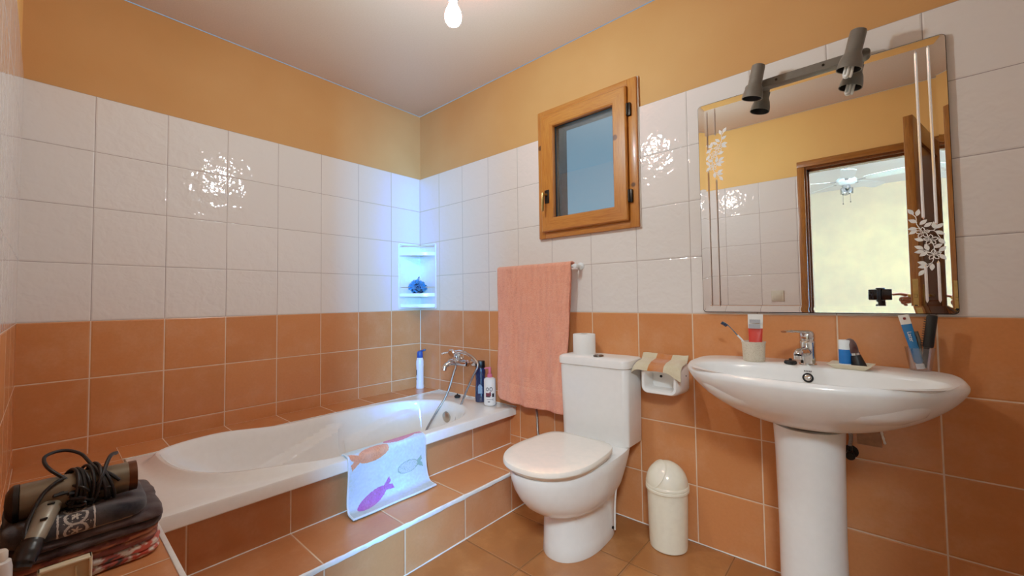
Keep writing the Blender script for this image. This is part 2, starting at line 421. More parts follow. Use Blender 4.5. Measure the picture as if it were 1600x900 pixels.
ang = math.atan2(-1.243 - HY, 2.762 - HX)
Lf = bpy.data.objects.new('door_leaf', None); COL.objects.link(Lf); Lf.parent = D; Lf.location = (HX, HY, 0); Lf.rotation_euler = (0, 0, ang)
W, TH, H = 0.735, 0.04, 2.045
b = MB()
b.box(.0, .105, -TH / 2, TH / 2, .008, H, .003); b.box(W - .105, W, -TH / 2, TH / 2, .008, H, .003)
b.box(.105, W - .105, -TH / 2, TH / 2, H - .11, H, .002); b.box(.105, W - .105, -TH / 2, TH / 2, .008, .2, .002); b.box(.105, W - .105, -TH / 2, TH / 2, .86, .98, .002)
b.build('leaf_frame', M['doorwood'], Lf)
for z0, z1 in ((.2, .86), (.98, H - .11)):
    b = MB(); b.box(.10, W - .10, -.008, .008, z0, z1); b.box(.145, W - .145, -.014, .014, z0 + .045, z1 - .045, .006, 1); b.build('leaf_panel', M['doordark'], Lf)
b = MB(); b.box(W - .0005, W + .0015, -.011, .011, .95, 1.15, .0005, 1); b.box(W, W + .003, -.007, .007, 1.05, 1.066, .001, 1, mi=1); b.box(W, W + .002, -.006, .006, .985, 1.01, 0, 1, mi=1)
b.build('lock_plate', [M['brass'], M['darkhole']], Lf)
for s in (-1, 1):
    b = MB(); b.box(W - .085, W - .045, s * TH / 2, s * (TH / 2 + .006), .94, 1.12, .002); b.cyl((W - .065, s * TH / 2, 1.06), (W - .065, s * (TH / 2 + .02), 1.06), .009)
    b.tube(bez([(W - .065, s * (TH / 2 + .018), 1.06), (W - .09, s * (TH / 2 + .022), 1.06), (W - .17, s * (TH / 2 + .02), 1.058)], 6), .0075, 10); b.build('lever_handle', M['brass'], Lf)
for z in (.22, 1.0, 1.82):
    b = MB(); b.cyl((.0, .026, z - .04), (.0, .026, z + .04), .007, 12); b.build('hinge', M['brass'], Lf)

# ------------------------------------------------------------------ window
Wn = thing('window_1', 'small pine casement window high on the tiled wall', 'window', (1.455, 0, 1.776), kind='structure')
cx, cz = 1.455, 1.776
def wb_(*a): # world box -> local
    return (a[0] - cx, a[1] - cx, a[2], a[3], a[4] - cz, a[5] - cz)
x0, x1, z0, z1 = 1.154, 1.753, 1.407, 2.142
t = .046
b = MB()
for q in ((x0, x0 + t, -.02, .07, z0, z1), (x1 - t, x1, -.02, .07, z0, z1)): b.box(*wb_(*q), .004)
o = b.build('window_frame', M['pine'], Wn)
b = MB()
for q in ((x0 + t, x1 - t, -.0195, .07, z0, z0 + t), (x0 + t, x1 - t, -.0195, .07, z1 - t, z1)): b.box(*wb_(*q), .003)
b.build('window_frame', M['pine_h'], Wn)
sx0, sx1, sz0, sz1 = 1.188, 1.706, 1.442, 2.104; gx0, gx1, gz0, gz1 = 1.268, 1.634, 1.517, 2.032
def sash(axis):
    b = MB(); ya, yb = -.042, .02
    A = [(sx0, sz0), (sx1, sz0), (sx1, sz1), (sx0, sz1)]; B = [(gx0, gz0), (gx1, gz0), (gx1, gz1), (gx0, gz1)]
    for i in range(4):
        if (i % 2 == 0) != (axis == 'h'): continue
        j = (i + 1) % 4
        poly = [A[i], A[j], B[j], B[i]]
        ch = .006
        cxm = sum(p[0] for p in poly) / 4; czm = sum(p[1] for p in poly) / 4
        R = [[V((p[0] - cx, yb, p[1] - cz)) for p in poly], [V((p[0] - cx, ya + .006, p[1] - cz)) for p in poly]]
        inn = []
        for p in poly:
            q = V((p[0], p[1])); c4 = V(((gx0 + gx1) / 2, (gz0 + gz1) / 2)); outer = p in A
            d = V((math.copysign(1, c4.x - q.x), math.copysign(1, c4.y - q.y))) * (ch if outer else -ch)
            q = q + d; inn.append(V((q.x - cx, ya, q.y - cz)))
        R.append(inn); b.loft(R, True, True, True)
    return b
b = MB(); b.box(WIN[0] - cx, 1.236 - cx, .075, .158, WIN[2] - cz, WIN[3] - cz); b.box(1.236 - cx, WIN[1] - cx, .075, .158, 2.072 - cz, WIN[3] - cz); b.build('outer_reveal', plaster, Wn)
S = sash('v').build('sash_stile', M['pine'], Wn); sash('h').build('sash_rail', M['pine_h'], Wn)
b = MB(); b.box(gx0 - cx - .003, gx1 - cx + .003, -.006, -.001, gz0 - cz - .003, gz1 - cz + .003); b.build('window_pane', glass_mat('window_glass', rough=.01, mixg=.06, tint=(.85, .93, .95, 1)), Wn)
b = MB()
for q in ((gx0, gx0 + .006, gz0, gz1), (gx1 - .006, gx1, gz0, gz1), (gx0, gx1, gz0, gz0 + .006), (gx0, gx1, gz1 - .006, gz1)): b.box(q[0] - cx, q[1] - cx, -.014, -.006, q[2] - cz, q[3] - cz)
b.build('glazing_gasket', M['black'], Wn)
for z in (1.985, 1.560):
    b = MB(); b.box(1.707 - cx, 1.727 - cx, -.034, -.02, z - .032 - cz, z + .032 - cz, .003); b.cyl((1.712 - cx, -.036, z - .028 - cz), (1.712 - cx, -.036, z + .028 - cz), .006, 12); b.build('hinge', M['darkmetal'], Wn)
b = MB(); b.box(1.216 - cx, 1.246 - cx, -.049, -.041, 1.60 - cz, 1.675 - cz, .003); H_ = b.build('window_handle', M['darkmetal'], Wn)
b = MB(); b.cyl((1.231 - cx, -.045, 1.647 - cz), (1.231 - cx, -.083, 1.647 - cz), .008, 14); b.tube(bez([(1.231 - cx, -.08, 1.652 - cz), (1.231 - cx, -.084, 1.62 - cz), (1.229 - cx, -.084, 1.55 - cz)], 6), [.008] * 12 + [.0065], 12, sq=(1.1, .7)); b.build('lever', M['brass'], H_)
b = MB(); b.tube([(x0 - cx - .001, -.004, z0 - cz - .002), (x0 - cx - .001, -.004, z1 - cz + .002), (x1 - cx + .001, -.004, z1 - cz + .002), (x1 - cx + .001, -.004, z0 - cz - .002)], .004, 6); b.build('sealant', M['caulk'], Wn)
# ------------------------------------------------------------------ mirror
mirm = NT('mirror_silver'); _n = mirm.noise(mirm.coord(), 6, 2)
mirm.p(col=mirm.ramp(_n, [(0.3, (.86, .87, .85, 1)), (0.7, (.88, .885, .87, 1))]), metal=1.0, rough=0.004); mirm = mirm.m
groovem = NT('cut_groove'); _n = groovem.noise(groovem.coord(), 60, 2)
groovem.p(col=groovem.ramp(_n, [(0.3, (.9, .9, .88, 1)), (0.7, (.95, .95, .93, 1))]), metal=1.0, rough=0.12); groovem = groovem.m
etch = simple('etched_white', 'F4F2EC', 0.6, var=0.02)
MX0, MX1, MZ0, MZ1 = 2.0305, 2.777, 1.0035, 1.897
Mi = thing('mirror', 'large rectangular wall mirror with white flower decorations above the washbasin', 'mirror', (2.4, 0, MZ0))
def ml(x, y, z): return V((x - 2.4, y, z - MZ0))
def rrect(x0, x1, z0, z1, r, n=4):
    out = []
    for cx_, cz_, a0 in ((x1 - r, z0 + r, -90), (x1 - r, z1 - r, 0), (x0 + r, z1 - r, 90), (x0 + r, z0 + r, 180)):
        for k in range(n + 1):
            a = math.radians(a0 + 90 * k / n); out.append((cx_ + r * math.cos(a), cz_ + r * math.sin(a)))
    return out
o4 = rrect(MX0, MX1, MZ0, MZ1, .012); i4 = rrect(MX0 + .024, MX1 - .024, MZ0 + .024, MZ1 - .024, .004)
b = MB()
b.loft([[ml(x, -.0136, z) for x, z in o4], [ml(x, -.012, z) for x, z in i4]], True, False, True)
b.build('mirror_glass', mirm, Mi, ang=1)
o5 = rrect(MX0 - .0016, MX1 + .0016, MZ0 - .003, MZ1 + .0012, .013)
b = MB(); b.loft([[ml(x, -.001, z) for x, z in o5], [ml(x, -.0130, z) for x, z in o5], [ml(x, -.0134, z) for x, z in o4]], True, True, False)
b.build('mirror_backing', simple('mirror_edge', '1A1512', 0.5), Mi)
for xg, spans in ((2.709, ((1.045, 1.155), (1.315, 1.86))), (2.738, ((1.045, 1.165), (1.292, 1.866))), (2.065, ((1.03, 1.60), (1.70, 1.862))), (2.096, ((1.03, 1.56), (1.76, 1.866)))):
    for za, zb in spans:
        b = MB(); w = .0036
        b.loft([[ml(xg, -.0121, za - .008)] * 3, [ml(xg - w, -.012, za), ml(xg, -.0136, za), ml(xg + w, -.012, za)], [ml(xg - w, -.012, zb), ml(xg, -.0136, zb), ml(xg + w, -.012, zb)], [ml(xg, -.0121, zb + .008)] * 3], False)
        bmesh.ops.remove_doubles(b.bm, verts=b.bm.verts, dist=1e-6)
        b.build('cut_groove', groovem, Mi, recalc=False, ang=5)
leaves = [(98, 150, 125), (152, 160, 75), (110, 215, 150), (105, 268, 180), (108, 290, 215), (190, 228, 40), (225, 248, 35), (270, 255, 95), (310, 262, 40), (312, 308, -35), (152, 345, 160), (320, 365, -50), (292, 395, 30), (148, 398, 155), (150, 428, 185), (180, 445, 215), (207, 400, 110), (322, 418, 45), (322, 470, -50), (168, 505, 160), (170, 530, 190), (158, 572, 235), (240, 535, -95)]
flowers = [(182, 300), (240, 352), (257, 452)]
stems = [[(98, 160), (135, 190), (140, 240), (182, 290)], [(110, 270), (150, 268), (182, 290)], [(182, 300), (262, 290), (300, 330), (322, 365)], [(262, 290), (300, 268)], [(190, 345), (240, 350)], [(240, 350), (262, 400), (257, 450)], [(257, 450), (200, 425), (150, 405)], [(257, 450), (310, 440)], [(257, 460), (240, 505), (170, 520)], [(240, 505), (160, 570)], [(180, 445), (210, 420)]]
def etching(fx, fz, flip):
    b = MB(); y = -.0124
    def Pm(u, v): return V((fx + (u - 215) * 3.04e-4 * flip, fz - (v - 365) * 4.79e-4))
    def poly(pts, yy=y): b.quad([ml(p.x, yy, p.y) for p in pts])
    def leaf(c, a, L=.024, w=.0062):
        d = V((math.cos(a) * flip, math.sin(a))); n = V((-d.y, d.x)); pr = [(-1, 0), (-.5, .75), (0, 1), (.45, .7), (1, 0), (.45, -.7), (0, -1), (-.5, -.75)]
        poly([c + d * (L / 2 * s) + n * (w * q) for s, q in pr])
    for u, v, a in leaves: leaf(Pm(u, v), math.radians(a))
    for st in stems:
        q = bez([(Pm(u, v).x, Pm(u, v).y, 0) for u, v in st], 6)
        for p0, p1 in zip(q[:-1], q[1:]):
            d = (p1 - p0).normalized() * .0009; n = V((-d.y, d.x))
            poly([V((p0.x + n.x, p0.y + n.y)), V((p1.x + n.x, p1.y + n.y)), V((p1.x - n.x, p1.y - n.y)), V((p0.x - n.x, p0.y - n.y))], y + .00005)
    for u, v in flowers:
        c = Pm(u, v)
        for k in range(5):
            a = math.radians(90 + 72 * k); d = V((math.cos(a), math.sin(a))); n = V((-d.y, d.x)); L = .019
            prof = [(.12, 0), (.45, .3), (.7, .27), (1, 0), (.7, -.27), (.45, -.3)]
            out = [c + d * (L * s) + n * (L * q) for s, q in prof]; inn = [c + d * (L * (.15 + (s - .12) * .8 + .02)) + n * (L * q * .62) for s, q in prof]
            for i in range(6): j = (i + 1) % 6; poly([out[i], out[j], inn[j], inn[i]], y - .00005)
        for k in range(8):
            a = 2 * PI * k / 8; a2 = 2 * PI * (k + 1) / 8; poly([c, c + V((math.cos(a), math.sin(a))) * .002, c + V((math.cos(a2), math.sin(a2))) * .002], y - .0001)
    b.build('etched_flowers', etch, Mi, smooth=False)
etching(2.716, 1.234, 1); etching(2.097, 1.665, -1)

# ------------------------------------------------------------------ lamp over the mirror
Lm = thing('spotlight_bar', 'grey bar lamp with two tilting spotlights over the top of the mirror', 'lamp', (2.42, -.012, 1.904))
def ll(p): return V(p) - V((2.42, -.012, 1.904))
b = MB(); n = 12; r = .0145
pr = [(2.585 + r * math.cos(a), 1.904 + r * math.sin(a)) for a in [(-PI / 2 + PI * k / n) for k in range(n + 1)]] + [(2.232 + r * math.cos(a), 1.904 + r * math.sin(a)) for a in [(PI / 2 + PI * k / n) for k in range(n + 1)]]
b.prism([(x - 2.42, z - 1.904) for x, z in pr], -.0015, -.024)
bar = b.build('bar', M['grey_metal'], Lm)
for x in (2.325, 2.47):
    b = MB(); b.cyl(ll((x, -.0358, 1.904)), ll((x, -.0376, 1.904)), .0045, 12); b.build('screw', M['darkmetal'], bar)
def spot(top, bot, cfl):
    top, bot = V(top), V(bot); d = (bot - top); L = d.length
    q = d.to_track_quat('Z', 'Y').to_matrix().to_4x4(); Mx = Matrix.Translation(ll(top)) @ q
    b = MB()
    prof = [(.004, 0), (.018, .0005), (.0225, .004), (.0235, .012), (.0235, L * .56), (.0245, L * .60), (.030, L * .70), (.0345, L * .86), (.036, L), (.0335, L), (.030, L * .8), (.022, L * .6), (.0205, L * .45), (.001, L * .44)]
    b.lathe(prof, 32, Mx, cap0=True, cap1=True); h = b.build('spotlight', M['grey_metal'], Lm)
    b = MB(); b.lathe([(.0202, L * .452), (.0218, L * .6), (.0295, L * .8), (.033, L * .985)], 28, Mx, False, False); b.build('inner_reflector', simple('spot_inside', '1C1B1A', 0.5), h)
    mid = top.lerp(bot, .38); b = MB(); b.cyl(ll(mid + V((0, .015, 0))), ll((mid.x, -.030, 1.904)), .009, 14); b.build('swivel_joint', M['grey_metal'], h)
    if cfl:
        b = MB()
        for k in range(3):
            a = 2 * PI * k / 3 + .4; c = V((math.cos(a), math.sin(a), 0)) * .009; s = V((-math.sin(a), math.cos(a), 0)) * .0055
            pts = [c + s + V((0, 0, L * .5)), c + s + V((0, 0, L + .016))] + [c + s * math.cos(PI * j / 6) + V((0, 0, L + .016 + .0055 * math.sin(PI * j / 6))) for j in range(1, 6)] + [c - s + V((0, 0, L + .016)), c - s + V((0, 0, L * .5))]
            b.tube([Mx @ p for p in pts], .0042, 10)
        b.build('lamp_bulb', simple('frosted_tube', 'EDEBE2', 0.25, var=.02), h)
spot((2.278, -.092, 1.957), (2.250, -.086, 1.835), False)
spot((2.572, -.096, 1.960), (2.541, -.092, 1.834), True)

# ------------------------------------------------------------------ pendant bulb
Pb = thing('pendant_bulb', 'bare lit light bulb hanging from the ceiling on a black socket', 'light bulb', (1.470, -.933, ZC))
b = MB(); b.lathe([(.032, 0), (.034, -.004), (.030, -.016), (.006, -.02)], 28); b.build('ceiling_rose', M['wplastic'], Pb)
b = MB(); b.tube([(0, 0, -.018), (.001, 0, -.12), (0, 0, -.275)], .003, 8); b.build('cable', M['black'], Pb)
b = MB(); ZB = Matrix.Translation((0, 0, -.062)); b.lathe([(.006, -.212), (.012, -.216), (.0165, -.226), (.0175, -.262), (.0185, -.275), (.0165, -.279)], 24, ZB); b.build('socket', M['black'], Pb)
bm_ = NT('lit_bulb'); _n = bm_.noise(bm_.coord(), 10, 1); bm_.p(col=(1, .95, .85, 1), emit=bm_.ramp(_n, [(0, (.96, .99, 1, 1)), (1, (.97, 1, 1, 1))]), estr=430.0)
M['bulb'] = bm_.m
b = MB(); prof = [(.0125, -.279), (.014, -.290), (.020, -.303), (.027, -.318), (.030, -.334), (.0285, -.349), (.021, -.361), (.010, -.3665), (.001, -.368)]
b.lathe(prof, 28, ZB); b.build('bulb', M['bulb'], Pb)

# ------------------------------------------------------------------ bathtub
Tb = thing('bathtub', 'white acrylic bathtub set into the terracotta tiled surround', 'bathtub', (.58, -.83, 0))
TC = V((.58, -.83, 0))
def tub_outline(v, inset, n=60):
    """v 0 rim .. 1 bottom"""
    ya = -1.572 + .50 * v ** 1.15; yb = -.178 - .07 * v
    ya += inset; yb -= inset; yc = -.80; P = []
    def half(t):
        a = abs(t)
        if t < 0:   # head end
            hf = max(0, 1 - a ** 5.2) ** .425; hb = max(0, 1 - a ** 6) ** .5; xm = .38 + .14 * v
        else:       # tap end
            hf = max(0, 1 - a ** 4.5) ** .5; hb = max(0, 1 - a ** 3.2) ** .5; xm = .56
        return hf, hb, xm
    xfm = .895 - inset - .085 * v ** 1.3; xbm = .240 + inset + .085 * v ** 1.3
    def arm(y):   # contour moulded into the long sides
        v0 = .05 + .98 * max(0, -.80 - y)
        a1 = .070 * smooth01((v - v0) / .065) * smooth01((-.745 - y) / .06) * (1 - .6 * v)
        v1 = .03 + .92 * max(0, -.38 - y)
        a2 = .060 * smooth01((v - v1) / .065) * smooth01((y + .735) / .035) * smooth01((-.28 - y) / .10) * (1 - .6 * v)
        return a1 + a2
    for k in range(n + 1):
        t = -math.cos(PI * k / n); y = yc + (yc - ya) * t if t < 0 else yc + (yb - yc) * t
        hf, hb, xm = half(t); P.append((xm + (xfm - arm(y) * .8 - xm) * hf, y))
    for k in range(n - 1, 0, -1):
        t = -math.cos(PI * k / n); y = yc + (yc - ya) * t if t < 0 else yc + (yb - yc) * t
        hf, hb, xm = half(t); P.append((xm - (xm - xbm - arm(y)) * hb, y))
    return P
def to_rect(p, x0, x1, y0, y1):
    c = V((.58, -.83)); d = V(p) - c; ts = []
    if d.x > 1e-9: ts.append((x1 - c.x) / d.x)
    if d.x < -1e-9: ts.append((x0 - c.x) / d.x)
    if d.y > 1e-9: ts.append((y1 - c.y) / d.y)
    if d.y < -1e-9: ts.append((y0 - c.y) / d.y)
    q = c + d * min(ts); return [q.x, q.y]
base = tub_outline(0, -.012)
def rect_ring(x0, x1, y0, y1):
    R = [to_rect(p, x0, x1, y0, y1) for p in base]
    for cx_, cy_ in ((x0, y0), (x1, y0), (x1, y1), (x0, y1)):
        i = min(range(len(R)), key=lambda i: (R[i][0] - cx_) ** 2 + (R[i][1] - cy_) ** 2); R[i] = [cx_, cy_]
    return R
def headz(y): return .031 * smooth01((-1.02 - y) / .35)
rings = []
X0, X1, Y0, Y1 = .212, .948, -1.656, -.004
rings.append([V((x, y, .372)) for x, y in rect_ring(X0 + .03, X1 - .03, Y0 + .02, Y1 - .002)])
rings.append([V((x, y, .372)) for x, y in rect_ring(X0, X1 - .003, Y0, Y1)])
rings.append([V((x, y, .376)) for x, y in rect_ring(X0, X1, Y0, Y1)])
rings.append([V((x, y, .414)) for x, y in rect_ring(X0, X1, Y0, Y1)])
rings.append([V((x, y, .4195)) for x, y in rect_ring(X0 + .003, X1 - .003, Y0 + .003, Y1 - .001)])
rings.append([V((x, y, .421)) for x, y in rect_ring(X0 + .010, X1 - .010, Y0 + .010, Y1 - .004)])
def lipring(inset, dz, hk, v=0):
    return [V((max(X0 + .011, min(X1 - .0105, x)) if inset < -.004 else x, max(Y0 + .011, y), .42 + dz + headz(y) * hk)) for x, y in tub_outline(v, inset)]
rings.append(lipring(-.058, .0012, 0)); rings.append(lipring(-.045, .0014, .07)); rings.append(lipring(-.030, .002, .35)); rings.append(lipring(-.016, .0025, .80))
for inset, dz, v in ((-.008, .003, 0), (-.002, .0026, 0), (.002, .0014, 0), (.006, -.0014, .002), (.010, -.006, .004), (.0133, -.013, .012), (.016, -.025, .03)):
    rings.append([V((x if dz < 0 else max(X0 + .012, min(X1 - .013, x)), y, .42 + dz + headz(y) * (1 if dz > -.005 else .8))) for x, y in tub_outline(v, inset)])
for k in range(1, 51):
    v = .03 + .97 * k / 50; z = .395 - .315 * v ** .92
    fl = .05 * smooth01((v - .85) / .15)
    rings.append([V((x, y, z - .012 * smooth01((v - .9) / .1) + headz(y) * max(0, 1 - v * 3))) for x, y in tub_outline(v, .018 + fl)])
cpt = V((.57, -.62, .062)); last = rings[-1]
for f in (.85, .6, .3): rings.append([p.lerp(V((cpt.x, cpt.y, .068 - .004 * (1 - f))), 1 - f) for p in last])
b = MB(); b.loft([[p - TC for p in r] for r in rings], True, False, True)
b.build('tub_shell', M['acrylic'], Tb, ang=36)
b = MB(); b.lathe([(.033, 0), (.035, .004), (.033, .012), (.020, .020), (.012, .022), (.001, .023)], 28, Matrix.Translation(V((.553, -.2075, .335)) - TC) @ Matrix.Rotation(math.radians(96), 4, 'X'))
ov = b.build('overflow_knob', simple('brushed_nickel', 'B9B2A6', 0.3, 1.0, var=.1), Tb)
b = MB(); b.lathe([(.03, 0), (.03, .004), (.018, .005), (.016, .001), (.001, .001)], 24, Matrix.Translation(V((.565, -.40, .066)) - TC)); b.build('drain', M['chrome'], Tb)

# black stopper lying on the rim
b = MB(); b.lathe([(.017, 0), (.021, .004), (.021, .011), (.016, .016), (.005, .018), (.004, .026), (.001, .027)], 24); o = b.build('bath_plug', M['rubber']); o.location = (.500, -.075, .422)
tag(o, 'black rubber plug lying on the tub rim below the bath mixer tap', 'plug')

# ------------------------------------------------------------------ bath mixer and hose
Tp = thing('bath_mixer', 'chrome bath mixer tap with hand shower and hanging hose above the tub', 'tap', (.52, 0, .655))
def tp(*p): return V(p) - V((.52, 0, .655))
for x in (.452, .585):
    b = MB(); b.lathe([(.032, 0), (.032, .006), (.024, .018), (.014, .024)], 24, Matrix.Translation(tp(x, -.001, .655)) @ Matrix.Rotation(PI / 2, 4, 'X')); b.cyl(tp(x, -.015, .655), tp(x, -.062, .655), .013, 18)
    b.build('wall_union', M['chrome'], Tp)
b = MB(); b.lathe([(.010, -.09), (.021, -.085), (.023, -.07), (.023, .07), (.021, .085), (.010, .09)], 28, Matrix.Translation(tp(.515, -.075, .655)) @ Matrix.Rotation(PI / 2, 4, 'Y'))
b.lathe([(.021, 0), (.026, .012), (.026, .04), (.022, .052), (.001, .056)], 28, Matrix.Translation(tp(.50, -.08, .660)))
bd = b.build('mixer_body', M['chrome'], Tp)
b = MB(); b.tube(bez([tp(.498, -.085, .65), tp(.485, -.125, .652), tp(.475, -.155, .635), tp(.472, -.165, .61)], 6), [.018] * 8 + [.016] * 11, 16); b.build('spout', M['chrome'], Tp)
b = MB(); b.tube(bez([tp(.50, -.08, .718), tp(.49, -.105, .722), tp(.468, -.15, .722), tp(.455, -.172, .716)], 6), [.014] * 8 + [.011] * 5 + [.009] * 6, 14, sq=(1.4, .6)); b.build('lever', M['chrome'], Tp)
b = MB(); b.cyl(tp(.53, -.08, .675), tp(.545, -.105, .712), .008, 12); b.lathe([(.014, 0), (.017, .02), (.014, .022)], 18, Matrix.Translation(tp(.545, -.105, .705)) @ Matrix.Rotation(.4, 4, 'Y'), mi=0); b.build('shower_cradle', M['chrome'], Tp)
b = MB(); hp = bez([tp(.530, -.118, .722), tp(.565, -.11, .733), tp(.62, -.10, .722), tp(.675, -.095, .700), tp(.715, -.095, .668)], 7)
b.tube(hp, [.017] * 4 + [.0125] * 10 + [.010] * 15, 16); b.lathe([(.012, -.012), (.028, -.004), (.030, .008), (.026, .014), (.001, .015)], 26, Matrix.Translation(tp(.515, -.128, .722)) @ Matrix.Rotation(math.radians(115), 4, 'X'))
hs = b.build('hand_shower', M['chrome'], Tp)
b = MB(); b.tube(bez([tp(.505, -.09, .632), tp(.512, -.12, .58), tp(.505, -.17, .46), tp(.480, -.25, .34), tp(.452, -.30, .24), tp(.46, -.34, .13), tp(.52, -.33, .082), tp(.58, -.28, .10), tp(.625, -.235, .20), tp(.640, -.21, .34), tp(.665, -.17, .46), tp(.700, -.13, .58), tp(.722, -.105, .645), tp(.718, -.096, .672)], 8), .0068, 10); b.build('shower_hose', M['steel'], Tp)
# ------------------------------------------------------------------ washbasin
Sk = thing('washbasin', 'white ceramic pedestal washbasin below the mirror', 'sink', (2.402, -.21, 0))
SC = V((2.402, -.21, 0))
def spow(c, e): return math.copysign(abs(c) ** e, c)
def sink_out(s, cx=2.402, hw=.366, yb=-.002, yf=-.515, yc=-.20, N=112, kb=.45, kf=.92, kx=.72):
    P = []
    for k in range(N):
        a = 2 * PI * k / N; c, sn = math.cos(a), math.sin(a)
        if sn < 0: x = spow(c, .92) * hw * s; y = yc - (yc - yf) * spow(-sn, kf) * s
        else: x = spow(c, kx) * hw * s; y = yc + (yb - yc) * spow(sn, kb) * (s if s < .9 else 1)
        P.append((x + cx, y))
    return P
def basin_in(s, N=112, cx=2.402, cy=-.325, hw=.318, yb=-.175, yf=-.488):
    P = []
    for k in range(N):
        a = 2 * PI * k / N; c, sn = math.cos(a), math.sin(a)
        x = cx + spow(c, .8) * hw * s
        y = cy + ((yb - cy) * spow(sn, .75) if sn > 0 else (cy - yf) * spow(sn, .85)) * s
        P.append((x, y))
    return P
rings = []
def pedo(r, y0=-.20): return [(2.402 + r * math.cos(2 * PI * k / 112), y0 + r * 1.05 * math.sin(2 * PI * k / 112)) for k in range(112)]
def mixp(A, B, f): return [(a[0] * (1 - f) + b_[0] * f, a[1] * (1 - f) + b_[1] * f) for a, b_ in zip(A, B)]
pd = pedo(.085)
big = sink_out(1.0)
for f, z in [(max(0, p_.x), p_.z) for p_ in bez([(1.0, 0, .640), (.93, 0, .644), (.8, 0, .652), (.62, 0, .667), (.45, 0, .688), (.28, 0, .717), (.14, 0, .750), (.05, 0, .779), (.005, 0, .802), (.003, 0, .813)], 5)]:
    rings.append([V((x, y, z)) for x, y in mixp(sink_out(1.0, kb=.45 + .5 * min(1, f * 2.6), kx=.72 + .24 * min(1, f * 2.6)), pd, f)])
rings.append([V((x, y, .8215)) for x, y in mixp(big, pd, .022)])
rings.append([V((x, y, .8245)) for x, y in mixp(big, pd, .045)])
rings.append([V((x, y, .824)) for x, y in basin_in(1.02)])
rings.append([V((x, y, .8215)) for x, y in basin_in(.995)])
rings.append([V((x, y, .812)) for x, y in basin_in(.975)])
for s, z in ((.955, .795), (.925, .770), (.86, .742), (.74, .718), (.55, .704), (.30, .698), (.12, .696)):
    rings.append([V((x, y - .004 * (1 - s), z)) for x, y in basin_in(s)])
b = MB(); b.loft([[p - SC for p in r] for r in rings], True, False, True); b.build('basin', M['ceramic'], Sk, ang=70)
b = MB()
def ped_ring(z, rx, ry):
    out = []
    for k in range(64):
        a = 2 * PI * k / 64; c, s = math.cos(a), math.sin(a)
        out.append(V((rx * c, (ry * s if s < 0 else .10 * spow(s, .5)), z)))
    return out
b.loft([ped_ring(0, .088, .10), ped_ring(.012, .092, .105), ped_ring(.03, .0905, .102), ped_ring(.3, .090, .101), ped_ring(.55, .094, .104), ped_ring(.638, .098, .108)], True, True, True)
b.build('pedestal', M['ceramic'], Sk, ang=60)
b = MB(); Mo = Matrix.Translation(V((2.405, -.193, .790)) - SC) @ Matrix.Rotation(math.radians(72), 4, 'X')
b.lathe([(.0155, -.006), (.0155, .0035), (.0115, .0045), (.0108, .003)], 26, Mo, cap1=False, mi=1); b.lathe([(.0108, .003), (.0085, .0045), (.0005, .005)], 22, Mo, cap0=False, mi=0); b.build('overflow_ring', [M['chrome'], M['darkhole']], Sk)
b = MB()
for i, w in enumerate((.0035, .0030, .0032, .0035, .0028)): b.box(-.011 + i * .0046, -.011 + i * .0046 + w, -.0006, .0003, .0, .0042, 0, 1, M=Matrix.Translation(V((2.4045, -.1845, .8085)) - SC) @ Matrix.Rotation(math.radians(-20), 4, 'X'))
b.build('maker_mark', simple('mark_ink', '4A4540', 0.6), Sk)
b = MB(); b.lathe([(.022, 0), (.022, .003), (.013, .004), (.001, .003)], 22, Matrix.Translation(V((2.402, -.33, .697)) - SC)); b.build('drain', M['chrome'], Sk)

for x, y, z, lab in ((2.300, -.035, .550, 'small stop valve on the wall just left of the washbasin pedestal'), (2.502, -.035, .515, 'small stop valve on the wall just right of the washbasin pedestal')):
    t_ = thing('stop_valve', lab, 'valve', (x, 0, z), group='stop valves behind the pedestal')
    b = MB(); b.lathe([(.022, 0), (.022, .004), (.012, .008)], 18, Matrix.Rotation(PI / 2, 4, 'X')); b.cyl((0, -.004, 0), (0, -.05, 0), .010, 14); b.cyl((0, -.04, -.005), (0, -.04, .03), .007, 12); b.build('valve_body', M['darkmetal'], t_)
    b = MB(); b.lathe([(.013, 0), (.014, .012), (.011, .016)], 12, Matrix.Translation((0, -.05, 0)) @ Matrix.Rotation(PI / 2, 4, 'X')); b.build('valve_knob', M['darkmetal'], t_)
    b = MB(); b.tube(bez([(0, -.04, .03), (.0, -.045, .08), ((2.402 - x) * .45, -.06, .12)], 6), .006, 10); b.build('flexible_tail', M['steel'], t_)
b = MB(); b.box(2.52, 2.585, -.0015, 0, .545, .63, .0005, 1); b.tube(bez([(2.583, -.003, .632), (2.585, -.004, .60), (2.589, -.004, .578), (2.593, -.003, .560)], 5), [.003, .0035, .004, .003] * 4, 8, cap=True, mi=1)
tag(b.build('wall_patch', [simple('old_patch', 'A87C5C', 0.6, var=.15), M['caulk']]), 'rough pale patch with a drip of filler on the wall under the washbasin', 'wall patch')

